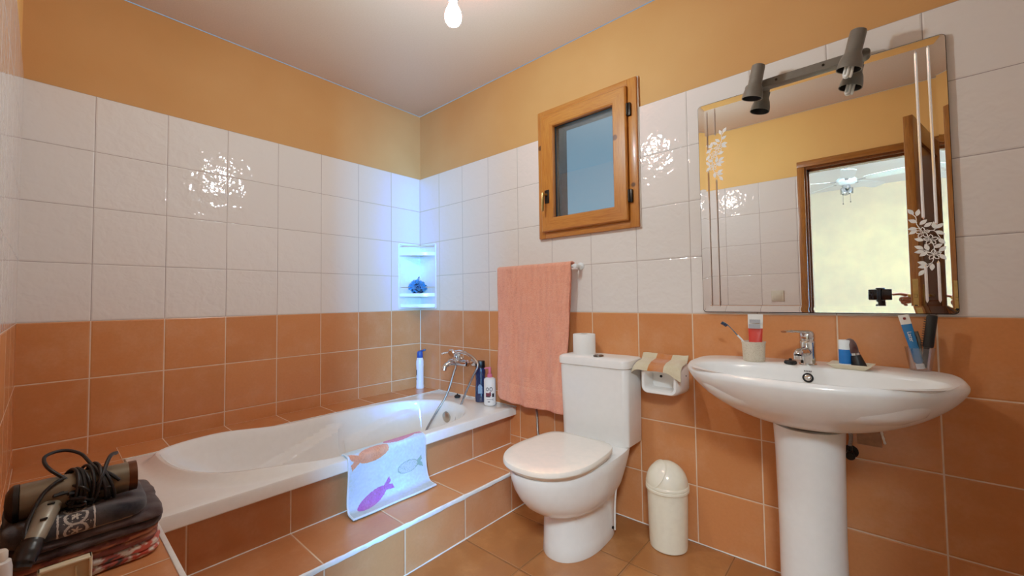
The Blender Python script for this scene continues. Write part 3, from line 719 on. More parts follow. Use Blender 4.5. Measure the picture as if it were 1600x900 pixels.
# faucet
Fc = thing('basin_faucet', 'chrome single lever faucet on the back of the washbasin', 'faucet', (2.400, -.125, .824))
b = MB(); b.lathe([(.0265, 0), (.0265, .004), (.0235, .007), (.0225, .055), (.0235, .078), (.0245, .080), (.0235, .083), (.022, .085)], 32); b.build('faucet_body', M['chrome'], Fc)
b = MB(); b.tube(bez([(-.002, -.012, .045), (-.008, -.05, .050), (-.015, -.095, .052), (-.017, -.104, .044)], 6), [.0155] * 6 + [.0135] * 7 + [.0125] * 6, 18); b.build('spout', M['chrome'], Fc)
b = MB(); b.lathe([(.012, 0), (.0125, .012), (.010, .013)], 18, Matrix.Translation((-.017, -.103, .030))); b.build('aerator', M['chrome'], Fc)
b = MB(); b.lathe([(.0222, .086), (.0235, .095), (.0225, .108), (.017, .117), (.006, .121), (.001, .1215)], 32)
b.tube(bez([(.002, .0, .113), (-.018, -.025, .117), (-.045, -.06, .119), (-.058, -.078, .118)], 6), [.014] * 6 + [.012] * 7 + [.010] * 6, 14, sq=(1.2, .42)); b.build('lever', M['chrome'], Fc)
b = MB(); b.cyl((-.006, -.021, .06), (-.007, -.0245, .061), .004, 12); b.build('indicator_dot', M['bluecap'], Fc)
b = MB(); b.lathe([(.014, 0), (.0195, .003), (.0195, .009), (.016, .013), (.005, .0145), (.0045, .020), (.001, .021)], 24); o = b.build('basin_plug', M['rubber']); o.location = (2.352, -.148, .825)
tag(o, 'black rubber basin plug lying on the washbasin left of the faucet', 'plug')

# cup, toothbrush, tube
ST = NT('speckled_stoneware'); _co = ST.coord(); _n = ST.noise(_co, 420, 2); ST.p(col=ST.ramp(_n, [(0.3, lin('9C8B72')), (0.42, lin('CDBFA8')), (0.7, lin('D8CCB8'))]), rough=.55); ST = ST.m
b = MB(); b.lathe([(.001, 0), (.032, 0), (.0355, .004), (.0385, .066), (.0405, .070), (.0405, .073), (.0375, .073), (.0355, .066), (.033, .008), (.001, .006)], 40); o = b.build('toothbrush_cup', ST, ang=50); o.location = (2.237, -.135, .8245)
tag(o, 'speckled beige cup holding the toothbrush and red tube on the washbasin', 'cup')
Tbx = thing('toothbrush', 'toothbrush with dark blue head leaning out of the beige cup', 'toothbrush', (2.237, -.135, .8245))
def tl(*p): return V(p) - V((2.237, -.135, .8245))
b = MB(); b.tube(bez([tl(2.244, -.128, .835), tl(2.205, -.135, .893), tl(2.185, -.138, .918)], 6), [.0055] * 7 + [.005] * 6, 12, sq=(1, .7)); b.build('handle', M['wplastic'], Tbx)
b = MB(); b.tube(bez([tl(2.190, -.1375, .911), tl(2.170, -.139, .936), tl(2.155, -.140, .953), tl(2.136, -.142, .967)], 6), [.0035] * 6 + [.0028] * 7 + [.005] * 6, 12, sq=(1, .6)); b.build('neck', simple('teal_plastic', '2E5E6E', .3), Tbx)
b = MB()
for k in range(4): p = tl(2.150, -.143, .958).lerp(tl(2.136, -.143, .967), k / 3); b.tube([p, p + V((-.004, -.006, -.007))], .0035, 8)
b.build('bristles', M['navyplastic'], Tbx)
Tr = thing('cream_tube', 'red and white toiletry tube standing upside down in the beige cup', 'tube', (2.240, -.130, .8245))
def flat_tube(parent, base, axis, L, w, t, side, nm, mats, split=(.55,), crimp=.14):
    """squeezed tube: round shoulder end at base, crimped flat end at the far end"""
    ax = V(axis).normalized(); sd = V(side).normalized(); nn = ax.cross(sd)
    rings = []; cuts = [0, .05, .1] + [.1 + .9 * k / 14 for k in range(1, 15)]
    for f in cuts:
        k = smooth01((f - .1) / .85); ww = w * (.84 + .16 * k) * (1 if f > .04 else .6); tt = t * (1 - k) + .0016 * k
        if f == 0: ww = w * .45; tt = t * .6
        rings.append([V(base) + ax * (L * f) + sd * (ww / 2 * spow(math.cos(2 * PI * j / 28), .75)) + nn * (tt / 2 * spow(math.sin(2 * PI * j / 28), .8)) for j in range(28)])
    b = MB(); R = b.loft(rings, True, True, True)
    b.bm.faces.ensure_lookup_table()
    for f in b.bm.faces:
        c = f.calc_center_median(); q = (c - V(base)).dot(ax) / L; mi = 0
        for i, s_ in enumerate(split):
            if q > s_: mi = i + 1
        f.material_index = mi
    return b.build(nm, mats, parent, ang=50)
redp = simple('red_tube', 'D2382C', .3, var=.03); whp = simple('white_tube', 'E9E4DC', .35, var=.03); greyp = simple('grey_print', '9A9A9E', .5, var=.25, scale=900)
flat_tube(Tr, tl(2.236, -.118, .832), (.01, .04, 1), .166, .050, .030, (1, 0, 0), 'tube_body', [redp, whp], (.66,))
b = MB(); b.box(-.022, .016, -.0012, 0, .0, .016, 0); b.box(-.020, .016, -.0012, 0, .021, .034, 0)
b.build('printed_text', greyp, Tr).matrix_local = Matrix.Translation(tl(2.2395, -.1245, .944)) @ Matrix.Rotation(-.10, 4, 'X')

# soap tray with items
Ty = NT('cream_dish'); _n = Ty.noise(Ty.coord(), 50, 2); Ty.p(col=Ty.ramp(_n, [(0.3, lin('DCD0B4')), (0.7, lin('E6DCC4'))]), rough=.3); Ty = Ty.m
b = MB(); q = lambda x0, x1, y0, y1, z: [V((x0, y0, z)), V((x1, y0, z)), V((x1, y1, z)), V((x0, y1, z))]
b.loft([q(-.038, .036, -.030, .030, 0), q(-.058, .056, -.046, .046, .0155), q(-.0555, .0535, -.0435, .0435, .0165), q(-.036, .034, -.028, .028, .0035)], True, True, True)
o = b.build('soap_dish', Ty, ang=20); o.location = (2.517, -.135, .8245); o.rotation_euler = (0, 0, -.12)
tag(o, 'small cream square soap dish right of the faucet', 'soap dish')
b = MB(); b.lathe([(.0155, 0), (.0165, .002), (.0165, .0115)], 28, cap1=False); b.lathe([(.0168, .0115), (.0168, .058)], 28, cap0=False, cap1=False, mi=1); b.lathe([(.0166, .058), (.0166, .086), (.015, .089), (.001, .0895)], 28, cap0=False, mi=0)
o = b.build('deodorant_stick', [M['wplastic'], simple('blue_wrap', '1F6FC0', .25, var=.04)]); o.location = (2.502, -.135, .8285)
tag(o, 'white and blue stick container standing in the soap dish', 'deodorant')
Kb = thing('makeup_brush', 'brush with black handle and brown bristles leaning in the soap dish', 'brush', (2.537, -.135, .8285))
b = MB(); b.lathe([(.021, 0), (.0205, .006), (.0145, .040), (.0135, .044)], 24, Matrix.Rotation(-.22, 4, 'Y')); b.build('handle', M['black'], Kb)
b = MB(); b.lathe([(.0140, .042), (.0142, .049)], 24, Matrix.Rotation(-.22, 4, 'Y'), False, False); b.build('ferrule', M['chrome'], Kb)
b = MB(); b.lathe([(.0135, .047), (.0155, .062), (.0155, .078), (.012, .090), (.006, .096), (.001, .097)], 24, Matrix.Rotation(-.26, 4, 'Y'), sy=.75); b.build('bristles', cloth_mat('brown_bristle', '4A1D14', fine=500, bstr=.5), Kb)

# clear tumbler
Cc = NT('clear_plastic'); 
cup_m = glass_mat('clear_plastic_cup', rough=.15, mixg=.10, tint=(.95, .95, .96, 1), frk=.30)
b = MB(); b.lathe([(.001, 0), (.0245, 0), (.026, .003), (.0355, .070), (.0360, .072), (.0345, .072), (.0245, .004), (.001, .003)], 40); o = b.build('clear_tumbler', cup_m, ang=50); o.location = (2.684, -.052, .8245)
tag(o, 'clear tumbler holding a blue tube and comb at the right end of the washbasin', 'tumbler')
Bt = thing('toothpaste_tube', 'blue and white toothpaste tube standing in the clear tumbler', 'tube', (2.680, -.055, .829))
def bl(*p): return V(p) - V((2.680, -.055, .829))
blu = simple('blue_tube', '1F70AC', .3, var=.04)
ob = flat_tube(Bt, bl(2.681, -.056, .845), (-.205, -.02, 1), .158, .026, .020, (1, 0, .205), 'tube_body', [blu, whp], (.80,))
b = MB(); b.lathe([(.010, -.016), (.0105, -.002), (.008, 0)], 20, Matrix.Translation(bl(2.6815, -.056, .846)) @ Matrix.Rotation(-.2, 4, 'Y')); b.build('cap', M['wplastic'], Bt)
A_ = V((-.205, -.02, 1)).normalized(); S_ = V((1, 0, .205)).normalized(); N_ = A_.cross(S_)
if N_.y > 0: N_ = -N_
Mt = Matrix((-A_, (-A_).cross(N_) * -1, N_)).transposed().to_4x4(); Mt.translation = V(bl(2.681, -.056, .845)) + A_ * .088 + N_ * .0088
text_mesh('lettering', 'Lacer', .0145, Mt, whp, Bt)
b = MB(); b.box(-.007, .007, -.0006, .0002, -.008, .008, .003, 1); b.build('crimp_hole', simple('maroon_print', '7A1C1C', .5), Bt).matrix_local = Matrix.Translation(V(bl(2.681, -.056, .845)) + A_ * .146 + N_ * .0014) @ Matrix.Rotation(-.2, 4, 'Y') @ Matrix.Scale(.5, 4)
Cb = thing('hair_comb', 'black comb with wide handle standing in the clear tumbler', 'comb', (2.69, -.05, .829))
def cl(*p): return V(p) - V((2.69, -.05, .829))
b = MB(); Mc = Matrix.Translation(cl(2.694, -.05, .832)) @ Matrix.Rotation(.13, 4, 'Y')
b.box(-.013, .013, -.006, .006, .065, .170, .0055, 2, M=Mc); b.box(-.010, .004, -.003, .003, .0, .07, .002, 2, M=Mc); b.build('comb_body', M['black'], Cb)
b = MB()
for k in range(12): b.box(-.012, -.0175, -.001, .001, .07 + k * .0075, .0725 + k * .0075, 0, 1, M=Mc)
b.build('comb_teeth', M['black'], Cb)
Rz = thing('tweezers', 'slim dark metal tweezers beside the black comb in the tumbler', 'tweezers', (2.675, -.045, .829))
b = MB(); b.tube(bez([(.006, 0, .003), (.0, -.002, .05), (-.002, -.002, .085), (.001, 0, .118)], 6), .0025, 8, sq=(1, 1.8)); b.tube(bez([(.008, 0, .003), (.010, -.002, .05), (.009, -.002, .085), (.003, 0, .118)], 6), .0025, 8, sq=(1, 1.8)); b.build('tweezer_arms', simple('grey_steel', '6C6A66', .35, .9), Rz)

# ------------------------------------------------------------------ toilet
To = thing('toilet', 'white close coupled toilet with closed lid between tub and washbasin', 'toilet', (1.562, -.33, 0))
TL = V((1.562, -.33, 0))
def dshape(hw, yf, yb, z, kf=2.2, hb=None, N=72, rb=.25):
    """half-ellipse-like front, squarer back"""
    hb = hb or hw; yc = yf + (yb - yf) * .52; out = []
    for k in range(N):
        a = 2 * PI * k / N; c, s = math.cos(a), math.sin(a)
        if s < 0: x = hw * spow(c, 2 / kf); y = yc - (yc - yf) * spow(-s, 2 / kf)
        else:
            y = yc + (yb - yc) * spow(s, rb * 2); f = (y - yc) / (yb - yc); x = (hw + (hb - hw) * f) * spow(c, rb * 1.6)
        out.append(V((1.562 + x, y, z)) - TL)
    return out
b = MB()
pr = [(0, .116, -.500, -.13, .112), (.006, .119, -.503, -.128, .115), (.05, .116, -.500, -.128, .113), (.14, .114, -.497, -.125, .112), (.178, .117, -.502, -.12, .114), (.192, .128, -.535, -.11, .120), (.208, .143, -.570, -.10, .128), (.235, .159, -.608, -.085, .140), (.27, .171, -.640, -.075, .150), (.31, .179, -.666, -.06, .160), (.35, .184, -.682, -.05, .170), (.378, .186, -.689, -.045, .174), (.388, .183, -.686, -.045, .174), (.390, .170, -.675, -.05, .165)]
b.loft([dshape(hw, yf, yb, z, 2.15, hb) for z, hw, yf, yb, hb in pr], True, True, True)
b.build('toilet_bowl', M['ceramic'], To, ang=50)
b = MB()
for s in (-1, 1):
    q = bez([(1.562 + s * .168, -.26, .318), (1.562 + s * .150, -.225, .26), (1.562 + s * .128, -.20, .16), (1.562 + s * .1165, -.185, .03)], 8)
    b.tube([V(p) - TL for p in q], .004, 8); b.build('side_ridge', M['ceramic'], To); b = MB()
b = MB(); b.loft([dshape(.172, -.676, -.24, .390, 2.25, .160), dshape(.174, -.679, -.238, .394, 2.25, .162), dshape(.174, -.679, -.238, .403, 2.25, .162), dshape(.172, -.677, -.24, .406, 2.25, .160)], True, True, True); b.build('seat', M['seat'], To, ang=40)
b = MB(); lid = [(.178, -.690, .406), (.186, -.700, .4085), (.189, -.704, .414), (.189, -.704, .424), (.186, -.701, .430), (.178, -.692, .434), (.15, -.655, .4365)]
b.loft([dshape(hw, yf, -.236 - (.19 - hw), z, 2.3, hw * .93, rb=.22) for hw, yf, z in lid], True, True, True); b.build('lid', M['seat'], To, ang=30)
for s in (-1, 1):
    b = MB(); b.cyl(V((1.562 + s * .075 - .02, -.222, .412)) - TL, V((1.562 + s * .075 + .02, -.222, .412)) - TL, .012, 16); b.build('lid_hinge', M['seat'], To)
def rbox_ring(x0, x1, y0, y1, z, rf, rb_=.008, n=6):
    out = []
    for cx_, cy_, a0, r in ((x1 - rf, y0 + rf, -90, rf), (x1 - rb_, y1 - rb_, 0, rb_), (x0 + rb_, y1 - rb_, 90, rb_), (x0 + rf, y0 + rf, 180, rf)):
        for k in range(n + 1):
            a = math.radians(a0 + 90 * k / n); out.append(V((cx_ + r * math.cos(a), cy_ + r * math.sin(a), z)) - TL)
    return out
b = MB()
b.loft([rbox_ring(1.392, 1.732, -.160, -.012, .3885, .03), rbox_ring(1.386, 1.738, -.165, -.010, .396, .032), rbox_ring(1.378, 1.742, -.172, -.008, .735, .034), rbox_ring(1.383, 1.738, -.167, -.01, .741, .03)], True, True, True)
b.build('cistern', M['ceramic'], To, ang=40)
b = MB()
b.loft([rbox_ring(1.380, 1.740, -.172, -.008, .742, .034), rbox_ring(1.372, 1.747, -.179, -.006, .746, .038), rbox_ring(1.371, 1.748, -.180, -.006, .770, .038), rbox_ring(1.374, 1.745, -.177, -.007, .779, .036), rbox_ring(1.384, 1.735, -.167, -.012, .7855, .03), rbox_ring(1.42, 1.70, -.13, -.03, .789, .02)], True, True, True)
b.build('cistern_lid', M['ceramic'], To, ang=30)
b = MB(); b.lathe([(.024, -.004), (.025, .003), (.023, .0065), (.019, .007), (.018, .004), (.001, .005)], 30, Matrix.Translation(V((1.585, -.135, .7885)) - TL)); b.build('flush_button', simple('satin_chrome', '6E6A64', .3, 1.0), To)
b = MB(); b.cyl(V((1.562 + .1125, -.20, .045)) - TL, V((1.562 + .1185, -.20, .045)) - TL, .006, 14); b.build('fixing_bolt', M['darkmetal'], To)
# supply hose beside the toilet
b = MB(); b.tube(bez([(1.118, -.010, .47), (1.130, -.035, .455), (1.160, -.07, .40), (1.20, -.11, .32), (1.26, -.11, .30), (1.34, -.08, .34), (1.42, -.06, .372)], 8), .0065, 10); b.lathe([(.02, 0), (.02, .004), (.011, .01), (.011, .02)], 18, Matrix.Translation((1.118, -.001, .47)) @ Matrix.Rotation(PI / 2, 4, 'X'), mi=0)
tag(b.build('supply_hose', M['steel']), 'grey braided water hose running from the wall behind the toilet', 'hose')

# toilet roll on the cistern
Rl = thing('toilet_roll', 'white toilet paper roll standing on the toilet cistern', 'toilet paper', (1.478, -.085, .786))
b = MB(); b.lathe([(.020, 0), (.053, 0), (.0555, .003), (.0555, .098), (.053, .101), (.020, .101), (.020, 0)], 44, cap0=False, cap1=False); b.build('paper', M['paper'], Rl, ang=50)
b = MB(); b.lathe([(.0198, .001), (.0198, .100)], 30, cap0=False, cap1=False); b.build('core', M['card'], Rl)

# ------------------------------------------------------------------ swing bin
Bn = thing('swing_bin', 'small cream plastic pedal-free bin with domed swing lid beside the toilet', 'bin', (1.885, -.098, 0))
Bn['label'] = 'small cream plastic bin with domed swing lid on the floor beside the toilet'
b = MB(); b.lathe([(.001, 0), (.070, 0), (.076, .004), (.078, .02), (.083, .248), (.080, .248), (.001, .246)], 48); b.build('bin_body', M['bin'], Bn)
b = MB(); b.lathe([(.083, .240), (.0885, .243), (.0885, .252), (.086, .255), (.0885, .258), (.0885, .264), (.086, .268), (.083, .268)], 48, cap0=False, cap1=False)
dome = [(.0845 * math.cos(a), .267 + .090 * math.sin(a)) for a in [PI / 2 * k / 14 for k in range(14)]] + [(.001, .357)]
b.lathe(dome, 48, cap0=False); b.build('bin_lid', M['bin'], Bn)
fd = V((-.62, -.62, .62)).normalized(); fx = fd.orthogonal().normalized(); fy = fd.cross(fx)
b = MB(); rings = []
for k in range(9):
    a = math.radians(46 * k / 8) if k else .0005
    rings.append([V((0, 0, .267)) + V((v_.x * .0865, v_.y * .0865, v_.z * .0920)) for v_ in [(fd * math.cos(a) + (fx * math.cos(2 * PI * j / 40) + fy * math.sin(2 * PI * j / 40)) * math.sin(a)) for j in range(40)]])
b.loft(rings, True, True, False); b.build('swing_flap', M['bin'], Bn)
b = MB(); b.tube(rings[-1], .0022, 8, closed=True); b.build('flap_rim', M['bin'], Bn)

# ------------------------------------------------------------------ paper holder with cloth
Hd = thing('paper_holder', 'white ceramic toilet paper holder on the wall between cistern and washbasin', 'paper holder', (1.857, 0, .71))
def hl(x, y, z): return V((x - 1.857, y, z - .71))
def hr(x0, x1, z0, z1, y, r): return [hl(x, y, z) for x, z in rrect(x0, x1, z0, z1, r, 6)]
b = MB()
b.loft([hr(1.757, 1.957, .640, .782, -.001, .03), hr(1.757, 1.957, .640, .782, -.02, .03), hr(1.776, 1.950, .640, .768, -.085, .03), hr(1.785, 1.943, .642, .752, -.108, .028), hr(1.790, 1.938, .646, .748, -.114, .026), hr(1.799, 1.929, .655, .739, -.112, .02), hr(1.804, 1.924, .660, .734, -.100, .016), hr(1.806, 1.922, .660, .732, -.03, .014)], True, True, True)
b.build('holder_body', M['ceramic'], Hd, ang=45)
b = MB(); b.cyl(hl(1.845, -.031, .708), hl(1.845, -.034, .708), .006, 14); b.build('screw_hole', M['darkhole'], Hd); b = MB(); b.cyl(hl(1.9535, -.035, .722), hl(1.9575, -.035, .722), .003, 10); b.build('screw_hole', M['darkhole'], Hd)
def clothc(u, v):
    st = .33 < u < .66
    n = noise.noise(V((u * 30, v * 30, 1))) * .05
    return tuple(max(0, c + n * c) for c in (lin('C4702C') if st else lin('D8C6A2'))[:3]) + (1,)
def cloth_fn(u, v):
    x = 1.756 + .206 * u; prof = [(-.012, .800), (-.022, .790), (-.034, .780), (-.060, .776), (-.095, .772), (-.119, .762), (-.126, .748), (-.128, .735)]
    f = v * (len(prof) - 1); i = min(int(f), len(prof) - 2); t = f - i
    y = prof[i][0] * (1 - t) + prof[i + 1][0] * t; z = prof[i][1] * (1 - t) + prof[i + 1][1] * t
    z += .0022 * math.sin(u * 7 + v * 2) + .001 * math.sin(u * 19 + v * 5)
    drop = smooth01((v - .62) / .38)
    z -= drop * (.030 * math.exp(-((u - .93) / .16) ** 2) - .004 + .006 * math.exp(-((u - .03) / .1) ** 2)); y -= .004 * math.sin(u * 12) * v
    x += .012 * drop * (u - .75); 
    sag = max(0, abs(u - .5) * 2 - .86) / .14; z -= sag * .012 * smooth01(v * 3)
    return V((x, y, z + .006))
b = MB(); b.grid(60, 40, cloth_fn, cf=clothc); o = b.build('face_cloth', M['attr'], solid=.004, recalc=False)
tag(o, 'beige striped cloth with an orange band draped over the paper holder', 'cloth')
# ------------------------------------------------------------------ bath towel on rail
Rr = thing('towel_rail', 'white towel rail on the wall carrying the pink towel', 'towel rail', (1.14, 0, 1.238))
b = MB(); b.cyl((-.285, -.055, 0), (.285, -.055, 0), .008, 16); b.build('rail', M['wplastic'], Rr)
for s in (-1, 1):
    b = MB(); b.lathe([(.020, 0), (.020, .006), (.010, .016), (.009, .05), (.012, .062), (.001, .066)], 20, Matrix.Translation((s * .275, 0, 0)) @ Matrix.Rotation(PI / 2, 4, 'X')); b.build('rail_bracket', M['wplastic'], Rr)
def towel_fn(u, v):
    # v: 0 front hem .. ~.5 over rail .. 1 back hem
    Lf, Lb = .775, .80; s = v * (Lf + Lb + .05)
    if s < Lf: z = 1.248 - (Lf - s); y = -.079; front = 1
    elif s < Lf + .05: a = (s - Lf) / .05 * PI; z = 1.246 + .014 * math.sin(a); y = -.057 - .022 * math.cos(a); front = 1 - (s - Lf) / .05
    else: z = 1.248 - (s - Lf - .05); y = -.034; front = 0
    dn = smooth01((1.25 - z) / .77)
    xl = .884 + .006 * math.sin(z * 9) - .008 * dn; xr = 1.400 - .012 * smooth01((1.20 - z) / .2) - .035 * smooth01((.95 - z) / .4)
    if not front:
        xl = .90 + .23 * smooth01((.75 - z) / .33); xr = 1.375 - .05 * dn
    x = xl + (xr - xl) * u
    w = dn * (.007 * math.sin(u * 9 + 1.2) + .006 * math.sin(u * 17 + z * 3) + .004 * math.sin(u * 31 + z * 5)) + .0035 * noise.noise(V((x * 14, z * 14, front * 3)))
    y += w * (1 if front else .5) + (-.012 * dn if front else .006 * dn)
    if front and v < .5:
        z += -.022 * math.sin(u * 3.1 + .3) * dn * dn * .4 - .018 * (u - .4) * dn * dn * 1.2
        if u < .06: z += .02 * (1 - u / .06) ** 2 * max(0, 1 - s / .05)
    y += .0012 * noise.noise(V((x * 160, z * 160, 0)))
    band = abs(s - .105) if front else 9
    if band < .012: y += .0025 * (1 - band / .012)
    return V((x, min(y, -.012), z))
def towel_c(u, v):
    s = v * 1.625; base = (.98, .345, .22)
    n = 1 + .16 * noise.noise(V((u * 60, v * 120, 0))) + .14 * noise.noise(V((u * 26, v * 14, 3)))
    if abs(s - .105) < .006: n *= 1.12
    if s < .012: n *= 1.1
    return tuple(min(1, c * n) for c in base[:3]) + (1,)
b = MB(); b.grid(84, 190, towel_fn, cf=towel_c); M['towel'] = cloth_mat('pink_pile', attr=True, fine=230, bstr=1.0, var=.035, bdist=.006)
o = b.build('bath_towel', M['towel'], solid=.007, recalc=False, ang=80); tag(o, 'large salmon pink bath towel hanging on the wall left of the toilet', 'towel')

# ------------------------------------------------------------------ fish bath mat over the tub rim
FISH = [((.47, .34), 1, 'orange'), ((.28, .76), -1, 'purple'), ((.82, .16), -1, 'pink'), ((.80, .62), -1, 'outline')]
def fish_hit(a, d, f, sz=1.0):
    """a along width (m), d down the mat (m): body ellipse plus forked tail"""
    (fa, fd), dr, col = f
    return None
mat_w, mat_len = .385, .455
def fish_sd(a, d, c, L, H, ang_, flip):
    x, y = a - c[0], d - c[1]; ca, sa = math.cos(ang_), math.sin(ang_)
    x, y = x * ca + y * sa, -x * sa + y * ca; x *= flip
    body = (x / (L * .5)) ** 2 + (y / (H * .5)) ** 2
    tx = (-x - L * .38) / (L * .32)
    tail = 0 <= tx <= 1 and abs(y) < H * (.12 + .42 * tx) and not (tx > .72 and abs(y) < H * .16 * (tx - .72) / .28)
    return (body < 1 or tail), body
fishes = [((.115, .155), .15, .066, -.12, 1, 'E0825A'), ((.105, .345), .145, .058, -.38, -1, 'A64FB4'), ((.265, .112), .17, .055, -.06, -1, 'C85A86'), ((.285, .265), .11, .055, -.06, -1, None)]
def mat_c(u, v):
    a, d = u * mat_w, v * mat_len; base = V(lin('C4DCEC')[:3]); n = noise.noise(V((a * 90, d * 90, 0))) ; n2 = noise.noise(V((a * 25, d * 25, 4)))
    base = base * (1 + .10 * n + .06 * n2)
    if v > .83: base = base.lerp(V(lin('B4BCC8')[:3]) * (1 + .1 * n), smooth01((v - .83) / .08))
    for c, L, H, an, fl, col in fishes:
        q = a + .0025 * noise.noise(V((a * 120, d * 120, 7))); hit, bd = fish_sd(q, d, c, L, H, an, fl)
        if hit:
            if col: base = V(lin(col)[:3]) * (1 + .25 * noise.noise(V((a * 260, d * 90, 2)))) * (.8 if noise.noise(V((a * 200, d * 400, 9))) > .35 else 1.05)
            else:
                e = .80 < bd < 1.0 or noise.noise(V((a * 300, d * 300, 1))) > .30 or bd > 1.0
                base = V(lin('86A6A8')[:3]) if e else V(lin('BCD4D2')[:3])
    if min(u, 1 - u) * mat_w < .005 or d > mat_len - .006: base = V(lin('E6ECEE')[:3])
    return (max(0, base.x), max(0, base.y), max(0, base.z), 1)
prof = [(.876, .335), (.884, .380), (.893, .414), (.904, .4295), (.925, .431), (.944, .4275), (.9535, .416), (.9545, .39), (.953, .35), (.951, .30), (.951, .26), (.956, .228), (.968, .209), (.990, .203), (1.012, .2005)]
sl = [0]
for p0, p1 in zip(prof[:-1], prof[1:]): sl.append(sl[-1] + math.hypot(p1[0] - p0[0], p1[1] - p0[1]))
sm = bez([(p[0], 0, p[1]) for p in prof], 8); cum = [0]
for p0, p1 in zip(sm[:-1], sm[1:]): cum.append(cum[-1] + (p1 - p0).length)
def prof_at(v):
    t = v * cum[-1]
    for i in range(len(cum) - 1):
        if cum[i + 1] >= t: return sm[i].lerp(sm[i + 1], (t - cum[i]) / max(1e-9, cum[i + 1] - cum[i]))
    return sm[-1]
mat_len = cum[-1]
def mat_fn(u, v):
    p = prof_at(v); y = -1.062 + mat_w * u
    lo = smooth01((v - .5) / .5)
    y += .012 * lo * (u - .3) * 2
    x = p.x + .003 * math.sin(u * 10) * lo + .006 * lo * u; z = p.z + .0025 * (1 + math.sin(u * 8 + 1)) * smooth01((v - .85) / .15) * .5
    return V((x, y, z))
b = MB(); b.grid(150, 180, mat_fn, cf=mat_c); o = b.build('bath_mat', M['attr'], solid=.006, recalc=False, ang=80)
tag(o, 'pale blue bath mat with coloured fish draped over the tub rim', 'bath mat')

# ------------------------------------------------------------------ corner caddy and pouf
Cd = thing('corner_shelf', 'white plastic corner shelf unit in the tiled corner over the tub', 'shelf', (0, 0, 1.0))
b = MB(); S0, Hh = .196, .487
def pan(flip):
    pts = rrect(.004, S0, .004, Hh, .018, 5)
    def mp(a, z, d): return V((a, -d, z)) if not flip else V((d, -a, z))
    b.loft([[mp(a, z, .0012) for a, z in pts], [mp(a, z, .004) for a, z in pts]], True, True, True)
    ed = [(.006, .008), (S0 - .012, .008)] + [(S0 - .012 + .008 * math.sin(t), .016 - .008 * math.cos(t)) for t in (.5, 1.0, 1.57)] + [(S0 - .004, Hh - .02)] + [(S0 - .012 + .008 * math.cos(t), Hh - .016 + .008 * math.sin(t)) for t in (.5, 1.0, 1.57)] + [(S0 * .55, Hh - .012), (.006, Hh - .014)]
    b.tube([mp(a, z, .006) for a, z in ed], .0062, 8)
pan(False); pan(True)
b.build('back_panel', M['wplastic'], Cd)
def shelf(z, name, lip, h=.018):
    b = MB(); n = 12; r = .186
    def arc(r_): return [V((r_ * (1 - k / n) + .012 * math.sin(PI * k / n), -(r_ * k / n) - .012 * math.sin(PI * k / n), 0)) for k in range(n + 1)]
    f = arc(r); c = V((.005, -.005, 0)); top = [c] + f
    b.loft([[p + V((0, 0, z - .006)) for p in top], [p + V((0, 0, z)) for p in top]], True, True, True)
    g = arc(r + .004)
    b.loft([[p + V((0, 0, z - h * .75)) for p in f], [p + V((0, 0, z + h * .6)) for p in f], [p + V((0, 0, z + h * .6)) for p in g], [p + V((0, 0, z - h * .75)) for p in g], [p + V((0, 0, z - h * .75)) for p in f]], False)
    o = b.build(name, M['wplastic'], Cd)
    if lip:
        b = MB(); q = arc(r - .004); b.tube([p + V((0, 0, z + .055)) for p in q], .0022, 8); b.build('guard_rail', M['chrome'], o)
    return o
shelf(.408, 'shelf', True); shelf(.108, 'shelf', True)
b = MB(); n = 12
ar = [V((.182 * (1 - k / n) + .010 * math.sin(PI * k / n), -(.182 * k / n) - .010 * math.sin(PI * k / n), 0)) for k in range(n + 1)]
b.loft([[V((.005, -.005, .012))] + [p + V((0, 0, .012)) for p in ar], [V((.005, -.005, .018))] + [p + V((0, 0, .018)) for p in ar]], True, True, True)
b.loft([[p + V((0, 0, .012)) for p in ar], [p + V((0, 0, .040)) for p in ar], [p * .97 + V((0, 0, .040)) for p in ar], [p * .97 + V((0, 0, .012)) for p in ar], [p + V((0, 0, .012)) for p in ar]], False)
b.build('bottom_tray', M['wplastic'], Cd)
pf = thing('bath_pouf', 'blue mesh bath pouf lying on the corner shelf', 'bath sponge', (.085, -.085, 1.1095))
b = MB(); rng = random.Random(3); core = V((0, 0, .052))
for k in range(46):
    th = rng.uniform(0, 2 * PI); ph = math.acos(rng.uniform(-.75, 1)); rr = rng.uniform(.038, .060); d = V((math.sin(ph) * math.cos(th) * 1.25, math.sin(ph) * math.sin(th) * 1.25, math.cos(ph) * .95))
    c = core + d * rr * (1 if d.z > 0 else .75); c.z = max(c.z, .012); ax = d.orthogonal().normalized(); ay = d.cross(ax)
    R = rng.uniform(.013, .021); n = 14
    r0 = [c + (ax * math.cos(2 * PI * j / n) + ay * math.sin(2 * PI * j / n)) * R * (1 + .25 * math.sin(3 * 2 * PI * j / n)) + d * .004 * math.sin(5 * 2 * PI * j / n) for j in range(n)]
    for p in r0: p.z = max(p.z, .0015)
    r1 = [core.lerp(p, .55) for p in r0]
    b.loft([r1, [p_.lerp(q_, .6) + d * .003 for p_, q_ in zip(r1, r0)], r0], True, True, False, 1 if (c.z < .036 or k % 9 == 0) else 0)
b.sphere(core, .038, mi=1); b.build('mesh_ball', [cloth_mat('blue_mesh', '2A86DC', fine=400, bstr=.6, var=.1), cloth_mat('dark_blue_mesh', '0C1A3A', fine=400, bstr=.6, var=.02)], pf, ang=60)
b = MB(); b.tube(bez([(0, 0, .10), (-.008, .006, .118), (.004, .008, .130), (.014, 0, .118), (.006, -.004, .10)], 6), .0024, 8); b.build('hanging_loop', simple('loop_cord', '1A4E8C', .7), pf)
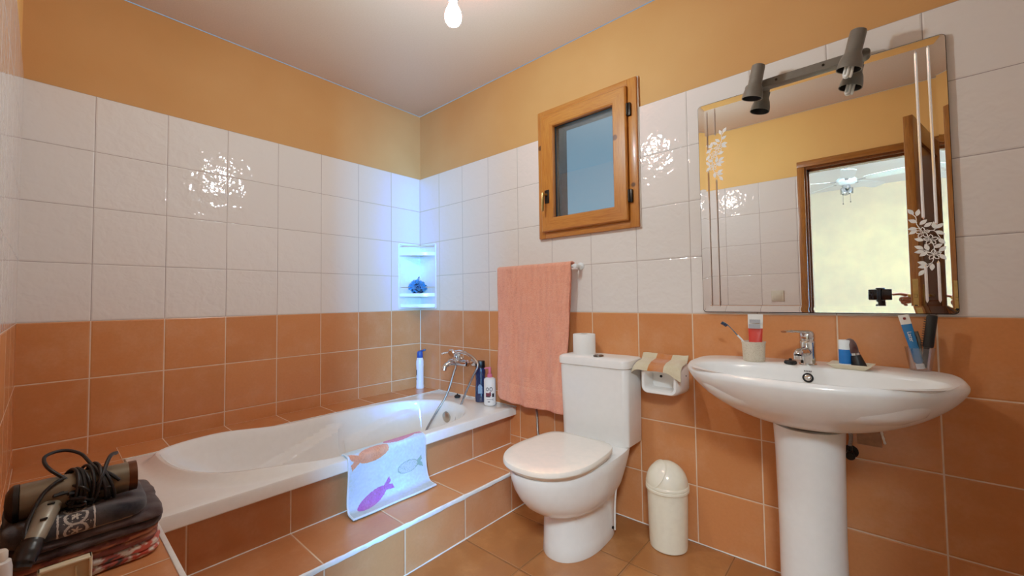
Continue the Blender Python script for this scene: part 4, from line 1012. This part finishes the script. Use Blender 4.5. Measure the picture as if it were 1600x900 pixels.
b = MB(); b.lathe([(.001, 0), (.05, 0), (.055, .006), (.052, .016), (.03, .02), (.001, .021)], 26, sx=1.0, sy=.8); o = b.build('black_scrubber', cloth_mat('dark_scrub', '0A0E18', fine=300), None); o.location = (.108, -.108, 1.1095)
bpy.data.objects.remove(o)
so = thing('soap_bar', 'white soap bar in the bottom tray of the corner shelf', 'soap', (.072, -.095, 1.0185))
b = MB(); b.box(-.034, .034, -.022, .022, 0, .020, .009, 3, M=Matrix.Rotation(.8, 4, 'Z')); b.build('soap', simple('soap_white', 'EDEBE4', .45), so)

# ------------------------------------------------------------------ bottles
Sp = thing('spray_bottle', 'white bottle with blue flip cap on the tiled ledge in the corner', 'bottle', (.058, -.050, .4205))
b = MB(); b.lathe([(.001, 0), (.026, 0), (.0285, .004), (.0285, .02), (.0265, .032), (.0265, .15), (.0285, .175), (.0275, .20), (.022, .222), (.019, .226)], 32); b.build('bottle_body', simple('white_bottle', 'E6EAF2', .25, var=.02), Sp)
b = MB(); b.lathe([(.0195, .222), (.022, .228), (.021, .262), (.016, .272), (.001, .274)], 28); c_ = b.build('cap', M['bluecap'], Sp)
b = MB(); b.box(-.006, .046, -.008, .008, .262, .276, .004, 2, M=Matrix.Translation((0, 0, .266)) @ Matrix.Rotation(.72, 4, 'Z') @ Matrix.Rotation(-.3, 4, 'Y') @ Matrix.Translation((0, 0, -.266))); b.build('flip_lid', simple('dark_blue_cap', '16306C', .3), c_)
ink = simple('navy_ink', '1E2A4E', .4)
for a0, a1, z0, z1 in ((-1.9, -1.2, .168, .174), (-2.15, -1.75, .10, .135), (-1.75, -1.5, .095, .14), (-1.9, -1.5, .065, .075)):
    b = MB(); b.loft([[V((.0268 * math.cos(a0 + (a1 - a0) * k / 8), .0268 * math.sin(a0 + (a1 - a0) * k / 8), z)) * (1 if z != z else 1) for k in range(9)] for z in (z0, z1)], False); b.build('label_print', ink, Sp)
Sb = thing('shampoo_bottle', 'dark navy shampoo bottle with black cap on the tub rim behind the pump bottle', 'bottle', (.700, -.058, .4235))
def oval(z, a, c, n=36): return [V((a * spow(math.cos(2 * PI * k / n), .8), c * spow(math.sin(2 * PI * k / n), .9), z)) for k in range(n)]
b = MB(); b.loft([oval(0, .030, .020), oval(.004, .033, .0225), oval(.03, .034, .023), oval(.09, .032, .022), oval(.13, .029, .021), oval(.16, .031, .022), oval(.185, .0345, .023), oval(.205, .031, .021), oval(.215, .024, .018)], True, True, True); b.build('bottle_body', M['navyplastic'], Sb)
b = MB(); b.loft([oval(.213, .028, .0195), oval(.216, .031, .021), oval(.252, .0295, .020), oval(.256, .027, .018)], True, True, True); b.build('cap', M['black'], Sb)
b = MB(); pl = [(-.014, .055), (.013, .055), (.013, .095), (.006, .110), (-.006, .112), (-.014, .098)]
b.quad([V((x, -.0232 - .0 + .0, z)) for x, z in pl]); b.build('label', simple('pale_blue_label', '7C98BC', .4, var=.15, scale=120), Sb)
Sb.rotation_euler = (0, 0, .72)
Pp = thing('pump_bottle', 'white pump bottle with pink pump and dark printed label on the tub rim corner', 'bottle', (.800, -.075, .4235))
b = MB(); b.lathe([(.001, 0), (.033, 0), (.0365, .004), (.0365, .150), (.0345, .158), (.022, .165), (.014, .167)], 36); b.build('bottle_body', simple('pump_white', 'ECECEC', .25, var=.02), Pp)
b = MB(); b.lathe([(.0155, .166), (.0155, .184), (.0125, .187)], 24); b.cyl((0, 0, .185), (0, 0, .215), .005, 12); b.lathe([(.0085, .188), (.0095, .215), (.0095, .226), (.007, .2285), (.001, .229)], 20)
b.tube(bez([(0, 0, .221), (-.018, -.010, .222), (-.028, -.016, .217)], 5), .0045, 10); b.build('pump_head', M['pinkplastic'], Pp)
def wrap(parent, name, R, rects, mat, a_c):
    b = MB()
    for a0, a1, z0, z1 in rects: b.loft([[V((R * math.cos(a_c + a0 + (a1 - a0) * k / 8), R * math.sin(a_c + a0 + (a1 - a0) * k / 8), z)) for k in range(9)] for z in (z0, z1)], False)
    return b.build(name, mat, parent)
ac = math.atan2(-1.81, 1.77)
wrap(Pp, 'label_dark', .0368, [(-.75, .05, .052, .058)], simple('black_ink', '15141C', .4), ac); wrap(Pp, 'label_dark', .0368, [(.35, .75, .052, .075)], bpy.data.materials['black_ink'], ac); wrap(Pp, 'label_dark', .0368, [(-.4, .0, .022, .028)], bpy.data.materials['black_ink'], ac)
wrap(Pp, 'label_red', .0368, [(-.75, .2, .058, .078), (-.1, .15, .078, .085)], simple('maroon_ink', '6E2230', .4, var=.3, scale=150), ac)
wrap(Pp, 'label_grey', .0368, [(-.6, .5, .036, .040), (.45, .55, .030, .044)], simple('grey_ink', '8C8C92', .5), ac)
for ao, rr in ((-.42, .0085), (.18, .010)):
    b = MB(); pts = []
    for k in range(20):
        a = 2 * PI * k / 20; pts.append(V((.0372 * math.cos(ac + ao + rr * .8 * math.cos(a) / .0365), .0372 * math.sin(ac + ao + rr * .8 * math.cos(a) / .0365), .100 + rr * 1.1 * math.sin(a))))
    b.tube(pts, .0022, 6, closed=True); b.build('label_ring', simple('brown_ink', '2A161A', .4), Pp)

# ------------------------------------------------------------------ towels, dryer, boxes on the bench
def sq_ring(hx, hy, e, N):
    P = [(spow(math.cos(2 * PI * j / 2400), e) * hx, spow(math.sin(2 * PI * j / 2400), e) * hy) for j in range(2401)]
    cum = [0]
    for p0, p1 in zip(P[:-1], P[1:]): cum.append(cum[-1] + math.hypot(p1[0] - p0[0], p1[1] - p0[1]))
    out = []; i = 0
    for k in range(N):
        t = cum[-1] * k / N
        while cum[i + 1] < t: i += 1
        f = (t - cum[i]) / max(1e-9, cum[i + 1] - cum[i]); out.append((P[i][0] + (P[i + 1][0] - P[i][0]) * f, P[i][1] + (P[i + 1][1] - P[i][1]) * f))
    return out
def folded(name, label, x0, x1, y0, y1, z0, z1, nf, cf, mat, seed, bulge=.010, sag=.0, group='folded towels stacked on the bench'):
    """folded textile: nf layers bulging on every side"""
    b = MB(); N = 220; lay = b.bm.loops.layers.float_color.new('Col'); rings = []; meta = []
    cx_, cy_ = (x0 + x1) / 2, (y0 + y1) / 2; hx, hy = (x1 - x0) / 2, (y1 - y0) / 2; SQ = sq_ring(hx, hy, .27, N)
    K = nf * 6
    for k in range(K + 1):
        f = k / K; ph = (f * nf) % 1 if k < K else 1.0; inset = bulge * (1 - math.sqrt(max(0, 1 - (2 * ph - 1) ** 2)))
        ring = []
        for j in range(N):
            px, py = SQ[j]; c, s = px / hx, py / hy; px *= 1 - inset / hx; py *= 1 - inset / hy
            z = z0 + (z1 - z0) * f
            d = noise.noise(V((px * 14 + seed, py * 14, f * nf * 1.3))) * .006 + noise.noise(V((px * 40 + seed, py * 40, f * nf * 2))) * .0022
            px += c * d; py += s * d
            z += (f) * (.005 * noise.noise(V((px * 10, py * 10 + seed, 5))) - sag * smooth01((py - hy * .4) / (hy * .6)))
            ring.append(V((px, py, z - z0)))
        rings.append(ring)
    top = rings[-1]; c0 = sum(top, V()) / N
    for g in (.8, .5, .2, .02): rings.append([c0.lerp(p, g) + V((0, 0, .004 * (1 - g) + .002 * noise.noise(V((p.x * 30, p.y * 30, g * 3))))) for p in top])
    b.loft(rings, True, True, True)
    for f in b.bm.faces:
        for l in f.loops: l[lay] = cf(l.vert.co.x / hx, l.vert.co.y / hy, l.vert.co.z / (z1 - z0), l.vert.co)
    o = b.build(name, mat, ang=60); o.location = (cx_, cy_, z0); tag(o, label, 'towel', group); return o
def solidc(hx_, amp=.1): 
    c = lin(hx_)
    return lambda u, v, w, p: tuple(max(0, q * (1 + amp * noise.noise(p * 80))) for q in c[:3]) + (1,)
def redpat(u, v, w, p):
    n = noise.noise(V((p.x * 40, p.y * 45, p.z * 60))); n2 = noise.noise(V((p.x * 70 + 9, p.y * 80, p.z * 110)))
    if v > .55: c = lin('C8482E') if n2 < .12 else lin('EBDCCB')
    else: c = lin('E8E2D8') if n > .10 else lin('B04A40') if n > -.22 else lin('241C20')
    return c
def pinkpat(u, v, w, p):
    n = noise.noise(V((p.x * 30, p.y * 22, p.z * 160)))
    return lin('7E3426') if w < .38 or n > .3 else lin('B87450') if n > -.2 else lin('9A5038')
folded('folded_towel', 'red, white and black patterned towel at the bottom of the pile', .86, 1.165, -1.945, -1.672, .4215, .457, 2, redpat, M['attr'], 1.0, .008)
folded('folded_towel', 'reddish brown patterned towel second from the bottom of the pile', .86, 1.165, -1.945, -1.674, .4565, .492, 2, pinkpat, M['attr'], 4.0, .009)
folded('folded_towel', 'very dark maroon towel in the middle of the pile', .86, 1.172, -1.947, -1.668, .4915, .533, 2, solidc('2E0E0E'), M['attr'], 7.0, .014)
def navyc(u, v, w, p):
    c = lin('1E212B'); n = 1 + .25 * noise.noise(p * 90)
    y = p.y + NAVC; z = p.z; s = z + max(0, (.128 - p.x)) * .75   # runs up the front fold and over the top
    if p.x > .045:
        a = (y + 1.862); 
        if abs(a - .003) < .0016 or abs(a - .062) < .0016: return lin('CFCBC4')
        if .006 < a < .059:
            q = (a - .032); zz = s
            for cz_, r in ((.012, .016), (.043, .016), (.074, .016)):
                d = math.hypot(q * .9, zz - cz_)
                if abs(d - r) < .0022: return lin('C8C4BC')
                an = math.atan2(zz - cz_, q)
                if d < .0085 * (.65 + .35 * math.cos(5 * an)): return lin('CFC8B8')
            if noise.noise(V((a * 260, zz * 260, 3))) > .42: return lin('B8B4AC')
    if w < .14 and v > -.2 and p.x > .0 and v < .72: return lin('8C7658')
    return tuple(max(0, q * n) for q in c[:3]) + (1,)
NAVC = -1.808
def fine_folded():
    x0, x1, y0, y1, z0, z1 = .90, 1.176, -1.945, -1.698, .5325, .578
    b = MB(); lay = b.bm.loops.layers.float_color.new('Col'); hx, hy = (x1 - x0) / 2, (y1 - y0) / 2
    N = 760; rings = []; SQ = sq_ring(hx, hy, .27, N)
    K = 30
    for k in range(K + 1):
        f = k / K; nf = 1.0; inset = .016 * (1 - math.sqrt(max(0, 1 - (2 * f - 1) ** 2))); ring = []
        for j in range(N):
            px, py = SQ[j]; c, s = px / hx, py / hy; px *= 1 - inset / hx; py *= 1 - inset / hy
            d = noise.noise(V((px * 14, py * 14 + 11, f))) * .005; px += c * d; py += s * d
            ring.append(V((px, py, (z1 - z0) * f - .012 * f * smooth01((py - hy * .35) / (hy * .65)) + f * .003 * noise.noise(V((px * 20, py * 20, 2))))))
        rings.append(ring)
    top = rings[-1]; c0 = sum(top, V()) / N
    for g in [1 - q / 40 for q in range(1, 40)]: rings.append([c0.lerp(p, g) for p in top])
    b.loft(rings, True, True, True)
    for f in b.bm.faces:
        cc = f.calc_center_median(); col = navyc(cc.x / hx, cc.y / hy, cc.z / (z1 - z0), V((cc.x + .0, cc.y - (NAVC - (y0 + y1) / 2), cc.z)))
        for l in f.loops: l[lay] = col
    o = b.build('folded_towel', M['attr'], ang=60); o.location = ((x0 + x1) / 2, (y0 + y1) / 2, z0)
    tag(o, 'dark navy towel with a white circle and star motif under the hair dryer', 'towel', 'folded towels stacked on the bench')
fine_folded()

Hdr = thing('hair_dryer', 'grey and black hair dryer with wound cord lying on the towels', 'hair dryer', (1.11, -1.825, .567))
def dl(*p): return V(p) - V((1.11, -1.825, .567)) + V((-.022, 0, .008))
dgr = simple('olive_grey_plastic', '746A58', .32, .35, var=.05); dgr2 = simple('pale_grey_plastic', '8E8776', .35, .2, var=.05)
b = MB(); Mb = Matrix.Translation(dl(1.118, -1.932, .607)) @ Matrix.Rotation(-PI / 2, 4, 'X')
b.lathe([(.036, .012), (.0395, .016), (.040, .10), (.0375, .15), (.0355, .205), (.033, .205), (.030, .17), (.001, .16)], 36, Mb, cap0=True); bar_ = b.build('barrel', dgr, Hdr)
b = MB(); b.lathe([(.0362, .196), (.0368, .198), (.0362, .212), (.0315, .212), (.0315, .196)], 36, Mb, False, False); b.build('nozzle_ring', simple('copper_band', '5E3A26', .35, .6), Hdr)
b = MB(); b.lathe([(.001, -.008), (.025, -.006), (.036, .0), (.041, .006), (.041, .014), (.036, .016)], 36, Mb); b.build('air_intake', M['black'], Hdr)
b = MB(); hp = bez([dl(1.135, -1.868, .598), dl(1.165, -1.876, .585), dl(1.20, -1.888, .562), dl(1.222, -1.897, .545)], 7); b.tube(hp, [.0215 - .0002 * i for i in range(len(hp))], 22, sq=(1.0, .85)); b.build('handle', dgr2, Hdr)
b = MB(); hp = bez([dl(1.218, -1.895, .548), dl(1.232, -1.9005, .537), dl(1.248, -1.907, .522), dl(1.256, -1.911, .512)], 5); b.tube(hp, [.0185] * 3 + [.0205] * 5 + [.019] * 4 + [.016] * 3 + [.008], 20, sq=(1, .9)); b.build('handle_end', M['black'], Hdr)
b = MB()
for f, dy in ((.25, .0), (.62, .0)):
    p = dl(1.135, -1.868, .598).lerp(dl(1.222, -1.897, .545), f); b = MB(); b.box(-.002, .002, -.008, .004, -.002, .003, .001, 1, M=Matrix.Translation(p + V((.012, .008, .0185))) @ Matrix.Rotation(.6, 4, 'Y')); b.build('switch_button', M['black'], Hdr)
b = MB(); rng = random.Random(11)
for k in range(9):
    yc_ = -1.842 + .008 * k + rng.uniform(-.004, .004); r = .046 + rng.uniform(-.002, .006); til = rng.uniform(-.25, .25)
    pts = []
    for j in range(28):
        a = math.radians(-70 + 330 * j / 27) ; x = 1.118 + r * math.cos(a) * 1.0; z = .607 + r * math.sin(a); pts.append(dl(x, yc_ + til * .05 * math.sin(a) + .012 * math.cos(a), max(z, .575)))
    b.tube(pts, .0036, 8)
b.tube(bez([dl(1.135, -1.845, .640), dl(1.11, -1.875, .670), dl(1.07, -1.880, .688), dl(1.05, -1.85, .690), dl(1.07, -1.82, .678), dl(1.12, -1.80, .655), dl(1.15, -1.77, .632), dl(1.16, -1.755, .615)], 8), .0038, 8)
b.tube(bez([dl(1.155, -1.805, .60), dl(1.165, -1.79, .63), dl(1.13, -1.775, .662), dl(1.10, -1.765, .668), dl(1.08, -1.755, .664)], 8), .0045, 8)
b.tube(bez([dl(1.245, -1.905, .53), dl(1.20, -1.905, .575), dl(1.165, -1.885, .622), dl(1.15, -1.865, .642), dl(1.14, -1.85, .645)], 8), .0036, 8)
b.build('power_cord', M['rubber'], Hdr)
b = MB()
for k in range(30):
    p = V((rng.gauss(1.150, .008), rng.gauss(-1.815, .014), rng.gauss(.592, .012))); q = p + V((rng.uniform(-.02, .02), rng.uniform(-.03, .03), rng.uniform(-.015, .02))); r_ = q + V((rng.uniform(-.02, .0), rng.uniform(-.02, .02), rng.uniform(-.01, .02)))
    b.tube(bez([dl(*p), dl(*q), dl(*r_)], 4), .0036, 6)
b.build('cord_bundle', M['rubber'], Hdr)
Bx = thing('plastic_case', 'open beige plastic case standing in front of the towel pile', 'case', (1.285, -1.848, .4205))
case = simple('ivory_plastic', 'D6CCAC', .35, var=.04)
b = MB(); b.box(-.006, .0, -.040, .038, 0, .108, .0015, 1); b.box(-.006, .016, -.040, -.035, 0, .108, .0015, 1); b.box(-.006, .016, .033, .038, 0, .108, .0015, 1); b.box(-.006, .016, -.040, .038, .103, .108, .0015, 1); b.box(-.006, .016, -.040, .038, 0, .005, .0015, 1); b.build('case_shell', case, Bx)
b = MB(); b.box(0, .006, .012, .016, .02, .092, .001, 1); b.build('case_rib', case, Bx)
Wb = thing('lotion_bottle', 'white bottle with rounded shoulder at the left end of the bench', 'bottle', (1.262, -1.9385, .4205))
b = MB(); b.lathe([(.001, 0), (.017, 0), (.0185, .003), (.0185, .125), (.0165, .138), (.010, .142)], 28); b.build('bottle_body', simple('lotion_white', 'DAD6D0', .3, var=.03), Wb)
b = MB(); b.lathe([(.0105, .140), (.0125, .142), (.0125, .156), (.0105, .160), (.001, .161)], 24); b.build('cap', simple('lotion_cap', 'E4DECF', .3, var=.03), Wb)

# ------------------------------------------------------------------ things on the door wall (seen in the mirror)
Sw = thing('light_switch', 'cream light switch on the tiles beside the door frame', 'light switch', (2.026, YF, 1.07))
b = MB(); b.box(-.042, .042, 0, .009, -.042, .042, .003); b.build('switch_plate', M['switch'], Sw)
b = MB(); b.box(-.028, .028, .008, .013, -.028, .028, .002); b.build('rocker', M['switch'], Sw)
for i, x in enumerate((1.543, 1.609)):
    t_ = thing('wall_hook', ('small dark wall hook on the tiles, farther from the door', 'small dark wall hook on the tiles, nearer the door')[i], 'hook', (x, YF, 1.024), group='hooks on the door wall')
    b = MB(); b.lathe([(.008, 0), (.008, .003), (.003, .005), (.003, .012)], 14, Matrix.Rotation(-PI / 2, 4, 'X')); b.tube(bez([(0, .011, 0), (0, .018, -.004), (0, .02, -.012), (0, .016, -.016)], 4), .0025, 8); b.build('hook_body', M['darkmetal'], t_)

# ------------------------------------------------------------------ ceiling fan in the next room
Fn = thing('ceiling_fan', 'white ceiling fan with a lamp in the next room, seen in the mirror', 'ceiling fan', (2.42, -3.95, ZC2))
fw = simple('fan_white', 'DADFE4', .35, var=.02)
b = MB(); b.lathe([(.055, 0), (.06, -.02), (.03, -.05), (.012, -.055)], 28); b.cyl((0, 0, -.05), (0, 0, -.19), .011, 14); b.build('down_rod', simple('fan_rod', '7E8286', .35, .6), Fn)
b = MB(); b.lathe([(.02, -.18), (.07, -.19), (.095, -.215), (.095, -.245), (.075, -.265), (.04, -.275)], 36); b.build('motor_housing', fw, Fn)
for k in range(5):
    a = math.radians(14 + 72 * k); Mx = Matrix.Rotation(a, 4, 'Z')
    b = MB(); b.loft([[Mx @ V(p) for p in ((.08, -.012, -.237), (.08, .012, -.237), (.17, .018, -.236), (.17, -.018, -.236))], [Mx @ V(p) for p in ((.08, -.012, -.233), (.08, .012, -.233), (.17, .018, -.232), (.17, -.018, -.232))]], True, True, True); iron = None
    br = b.build('blade_arm', simple('fan_arm', '8C9094', .35, .5), Fn)
    b = MB(); tw = Matrix.Rotation(.2, 4, 'X'); out = [(.16, -.04), (.22, -.056), (.42, -.066), (.52, -.064), (.545, -.045), (.55, 0), (.545, .045), (.52, .064), (.42, .066), (.22, .056), (.16, .04)]
    b.loft([[Mx @ (Matrix.Translation((0, 0, -.23)) @ tw @ V((x, y, z))) for x, y in out] for z in (-.003, .003)], True, True, True); b.build('fan_blade', fw, Fn)
b = MB(); b.lathe([(.035, -.274), (.04, -.29), (.028, -.31)], 26); b.build('light_kit', simple('fan_kit', '9FA4A8', .3, .5), Fn)
shade = glass_mat('fan_shade_glass', rough=.1, mixg=.4, tint=(.85, .87, .9, 1))
for k in range(3):
    a = 2 * PI * k / 3 + .3; c = V((.05 * math.cos(a), .05 * math.sin(a), -.305)); b = MB(); b.lathe([(.012, 0), (.02, -.015), (.034, -.05), (.037, -.062), (.034, -.062), (.018, -.016), (.01, -.004)], 22, Matrix.Translation(c) @ Matrix.Rotation(.45, 4, V((-math.sin(a), math.cos(a), 0)))); b.build('lamp_shade', shade, Fn)
b = MB(); b.tube([(.03, .01, -.29), (.032, .012, -.46)], .0015, 6); b.tube([(-.03, -.01, -.29), (-.032, -.012, -.47)], .0015, 6); b.sphere((.032, .012, -.465), .006); b.sphere((-.032, -.012, -.475), .006); b.build('pull_chain', M['darkmetal'], Fn)

# ------------------------------------------------------------------ phone on tripod and the photographer's hand (seen in the mirror)
cam = V((2.56752, -1.88909, 1.06406)); Rv = V((math.cos(math.radians(-41.2)), -math.sin(math.radians(-41.2)), 0)); Fv = V((math.sin(math.radians(-41.2)), math.cos(math.radians(-41.2)), 0))
Ph = thing('phone', 'black phone held sideways in the tripod clamp, seen in the mirror', 'phone', cam + Rv * .062 - Fv * .016 + V((0, 0, .004)), rz=math.radians(41.2))
b = MB(); b.box(-.076, .076, -.0045, .0045, -.0365, .0365, .004, 3); b.build('phone_body', M['blackgloss'], Ph)
b = MB(); b.box(-.074, -.040, .0045, .006, -.030, .022, .0012, 2); b.build('camera_plate', M['black'], Ph)
for dx, dz in ((-.062, -.004), (-.052, .012), (-.052, -.018)):
    b = MB(); b.lathe([(.0065, 0), (.0065, .0015), (.004, .0018), (.001, .0012)], 18, Matrix.Translation((dx, .0055, dz)) @ Matrix.Rotation(-PI / 2, 4, 'X')); b.build('lens', M['blackgloss'], Ph)
Tp2 = thing('tripod', 'black tripod with phone clamp standing in the doorway, seen in the mirror', 'tripod', (Ph.location.x - Fv.x * .012, Ph.location.y - Fv.y * .012, 0), rz=math.radians(41.2))
zc = Ph.location.z
b = MB(); b.box(-.021, .021, -.006, .004, zc - .055, zc + .046, .003, 2); b.box(-.021, .021, -.006, .022, zc + .0375, zc + .046, .003, 2); b.box(-.021, .021, -.006, .022, zc - .046, zc - .0375, .003, 2); b.box(-.013, .013, .0165, .022, zc - .05, zc + .046, .002, 2); b.build('phone_clamp', M['black'], Tp2)
b = MB(); b.cyl((0, 0, zc - .10), (0, 0, zc - .05), .020, 20); b.cyl((-.034, 0, zc - .075), (.018, 0, zc - .075), .010, 14); b.lathe([(.018, zc - .112), (.019, zc - .105), (.012, zc - .096)], 22); b.build('ball_head', M['black'], Tp2)
b = MB(); b.cyl((0, 0, .42), (0, 0, zc - .10), .0115, 16); b.build('centre_column', M['darkmetal'], Tp2)
b = MB(); b.cyl((0, 0, .62), (0, 0, .67), .028, 20); b.build('leg_hub', M['black'], Tp2)
for k in range(3):
    a = math.radians(8 + 120 * k); d = V((math.cos(a), math.sin(a), 0)); b = MB(); b.tube([d * .022 + V((0, 0, .645)), d * .13 + V((0, 0, .32)), d * .235 + V((0, 0, .012))], [.0115, .010, .008], 12); lg = b.build('leg', M['black'], Tp2)
    b = MB(); b.sphere(d * .235 + V((0, 0, .0115)), .011, 14, 8); b.build('rubber_foot', M['rubber'], lg)

def skin_chain(name, chains, mat, parent=None, sub=2):
    verts = []; edges = []; rad = []
    idx = {}
    for ch in chains:
        prev = None
        for p, r in ch:
            key = tuple(round(c, 5) for c in p)
            if key not in idx: idx[key] = len(verts); verts.append(p); rad.append(r)
            i = idx[key]
            if prev is not None: edges.append((prev, i))
            prev = i
    me = bpy.data.meshes.new(name); me.from_pydata(verts, edges, []); o = bpy.data.objects.new(name, me); COL.objects.link(o)
    if parent: o.parent = parent
    md = o.modifiers.new('Skin', 'SKIN')
    lay = me.skin_vertices[0] if me.skin_vertices else None
    if lay is None:
        bpy.context.view_layer.objects.active = o; lay = me.skin_vertices[0]
    for i, r in enumerate(rad): lay.data[i].radius = (r, r)
    lay.data[0].use_root = True
    md.use_smooth_shade = True; s = o.modifiers.new('Subsurf', 'SUBSURF'); s.levels = sub; s.render_levels = sub
    me.materials.append(mat); return o
pe = thing('person', 'hand with pointing index finger beside the phone, reaching from behind the open door', 'person', (2.85, -2.1, 0))
PO = V((2.85, -2.1, 0))
def hp_(*p): return tuple(V(p) - PO)
W_ = hp_(2.822, -1.905, 1.040); P_ = hp_(2.792, -1.880, 1.043)
ch = [[(hp_(2.862, -2.19, 1.00), .042), (hp_(2.852, -2.06, 1.015), .036), (hp_(2.832, -1.95, 1.035), .026), (W_, .0235), (P_, .025)],
      [(P_, .025), (hp_(2.763, -1.858, 1.060), .0125), (hp_(2.725, -1.835, 1.071), .0098), (hp_(2.702, -1.822, 1.070), .0088), (hp_(2.683, -1.811, 1.067), .0075)],
      [(P_, .025), (hp_(2.760, -1.860, 1.044), .013), (hp_(2.724, -1.842, 1.044), .0105), (hp_(2.722, -1.850, 1.026), .0095), (hp_(2.744, -1.862, 1.024), .008)],
      [(P_, .025), (hp_(2.763, -1.866, 1.030), .0125), (hp_(2.730, -1.852, 1.026), .0100), (hp_(2.730, -1.860, 1.009), .009), (hp_(2.750, -1.870, 1.010), .008)],
      [(P_, .025), (hp_(2.768, -1.873, 1.018), .011), (hp_(2.742, -1.862, 1.011), .009), (hp_(2.743, -1.868, .997), .008), (hp_(2.758, -1.876, .999), .007)],
      [(P_, .025), (hp_(2.778, -1.855, 1.045), .0125), (hp_(2.752, -1.838, 1.046), .0105), (hp_(2.732, -1.830, 1.044), .008)]]
skin_chain('hand_and_forearm', ch, M['skin'], pe)
b = MB(); sl_ = bez([hp_(2.836, -1.99, 1.030), hp_(2.848, -2.06, 1.016), hp_(2.860, -2.20, 1.00), hp_(2.87, -2.32, 1.01)], 8); b.tube(sl_, [.044 + .012 * i / 24 + .002 * math.sin(i * 1.3) for i in range(len(sl_))], 20); b.build('sleeve', M['sleeve'], pe)

# ------------------------------------------------------------------ light
wd = bpy.data.worlds.new('world'); scn.world = wd; wd.use_nodes = True
nt = wd.node_tree; bg = nt.nodes['Background']
tc = nt.nodes.new('ShaderNodeTexCoord'); sx = nt.nodes.new('ShaderNodeSeparateXYZ'); rp = nt.nodes.new('ShaderNodeValToRGB')
nt.links.new(tc.outputs['Generated'], sx.inputs[0]); nt.links.new(sx.outputs[2], rp.inputs[0]); nt.links.new(rp.outputs[0], bg.inputs[0])
rp.color_ramp.elements[0].position = -.0; rp.color_ramp.elements[0].color = lin('7E9EB4'); rp.color_ramp.elements[1].position = .5; rp.color_ramp.elements[1].color = lin('5E7C92')
bg.inputs[1].default_value = 1.05
def area(name, loc, target, sx_, sy_, power, col, spread=180):
    l = bpy.data.lights.new(name, 'AREA'); l.shape = 'RECTANGLE'; l.size = sx_; l.size_y = sy_; l.energy = power; l.color = col
    l.spread = math.radians(spread); o = bpy.data.objects.new(name, l); COL.objects.link(o); o.location = loc; o.rotation_euler = (V(target) - V(loc)).to_track_quat('-Z', 'Y').to_euler(); return o
area('daylight_window', (5.45, -4.05, 1.45), (0.2, -.15, 1.2), .9, 1.3, 118, (.13, .50, 1.0), 70)
area('hall_daylight', (3.0, -2.45, 2.3), (2.4, -5.4, 1.5), 1.6, .6, 16, (1.0, .93, .93))
area('hall_fill', (3.05, -2.6, 2.44), (2.0, -.3, .4), .5, .5, 80, (.82, .93, 1.0))  # unseen fill light added to brighten the bathroom through the doorway
area('hall_ceiling_wash', (4.0, -3.2, .6), (2.6, -4.2, 2.5), 1.2, 1.2, 15, (.80, .90, 1.0))
scn.view_settings.view_transform = 'Standard'; scn.view_settings.look = 'None'; scn.view_settings.exposure = 0.24; scn.view_settings.gamma = 1.0
vs = scn.view_settings; vs.use_curve_mapping = True; cm = vs.curve_mapping; cm.extend = 'HORIZONTAL'
cm.use_clip = True; cm.clip_max_x = 6.0; cm.clip_max_y = 1.0
cv = cm.curves[3]
for i, (x, y) in enumerate(((0, 0), (.1, .135), (.3, .35), (.6, .57), (1.2, .78), (2.4, .92), (6.0, 1.0))):
    if i == 0: cv.points[0].location = (x, y)
    elif i == 6: cv.points[len(cv.points) - 1].location = (x, y)
    else: cv.points.new(x, y)
cm.update()
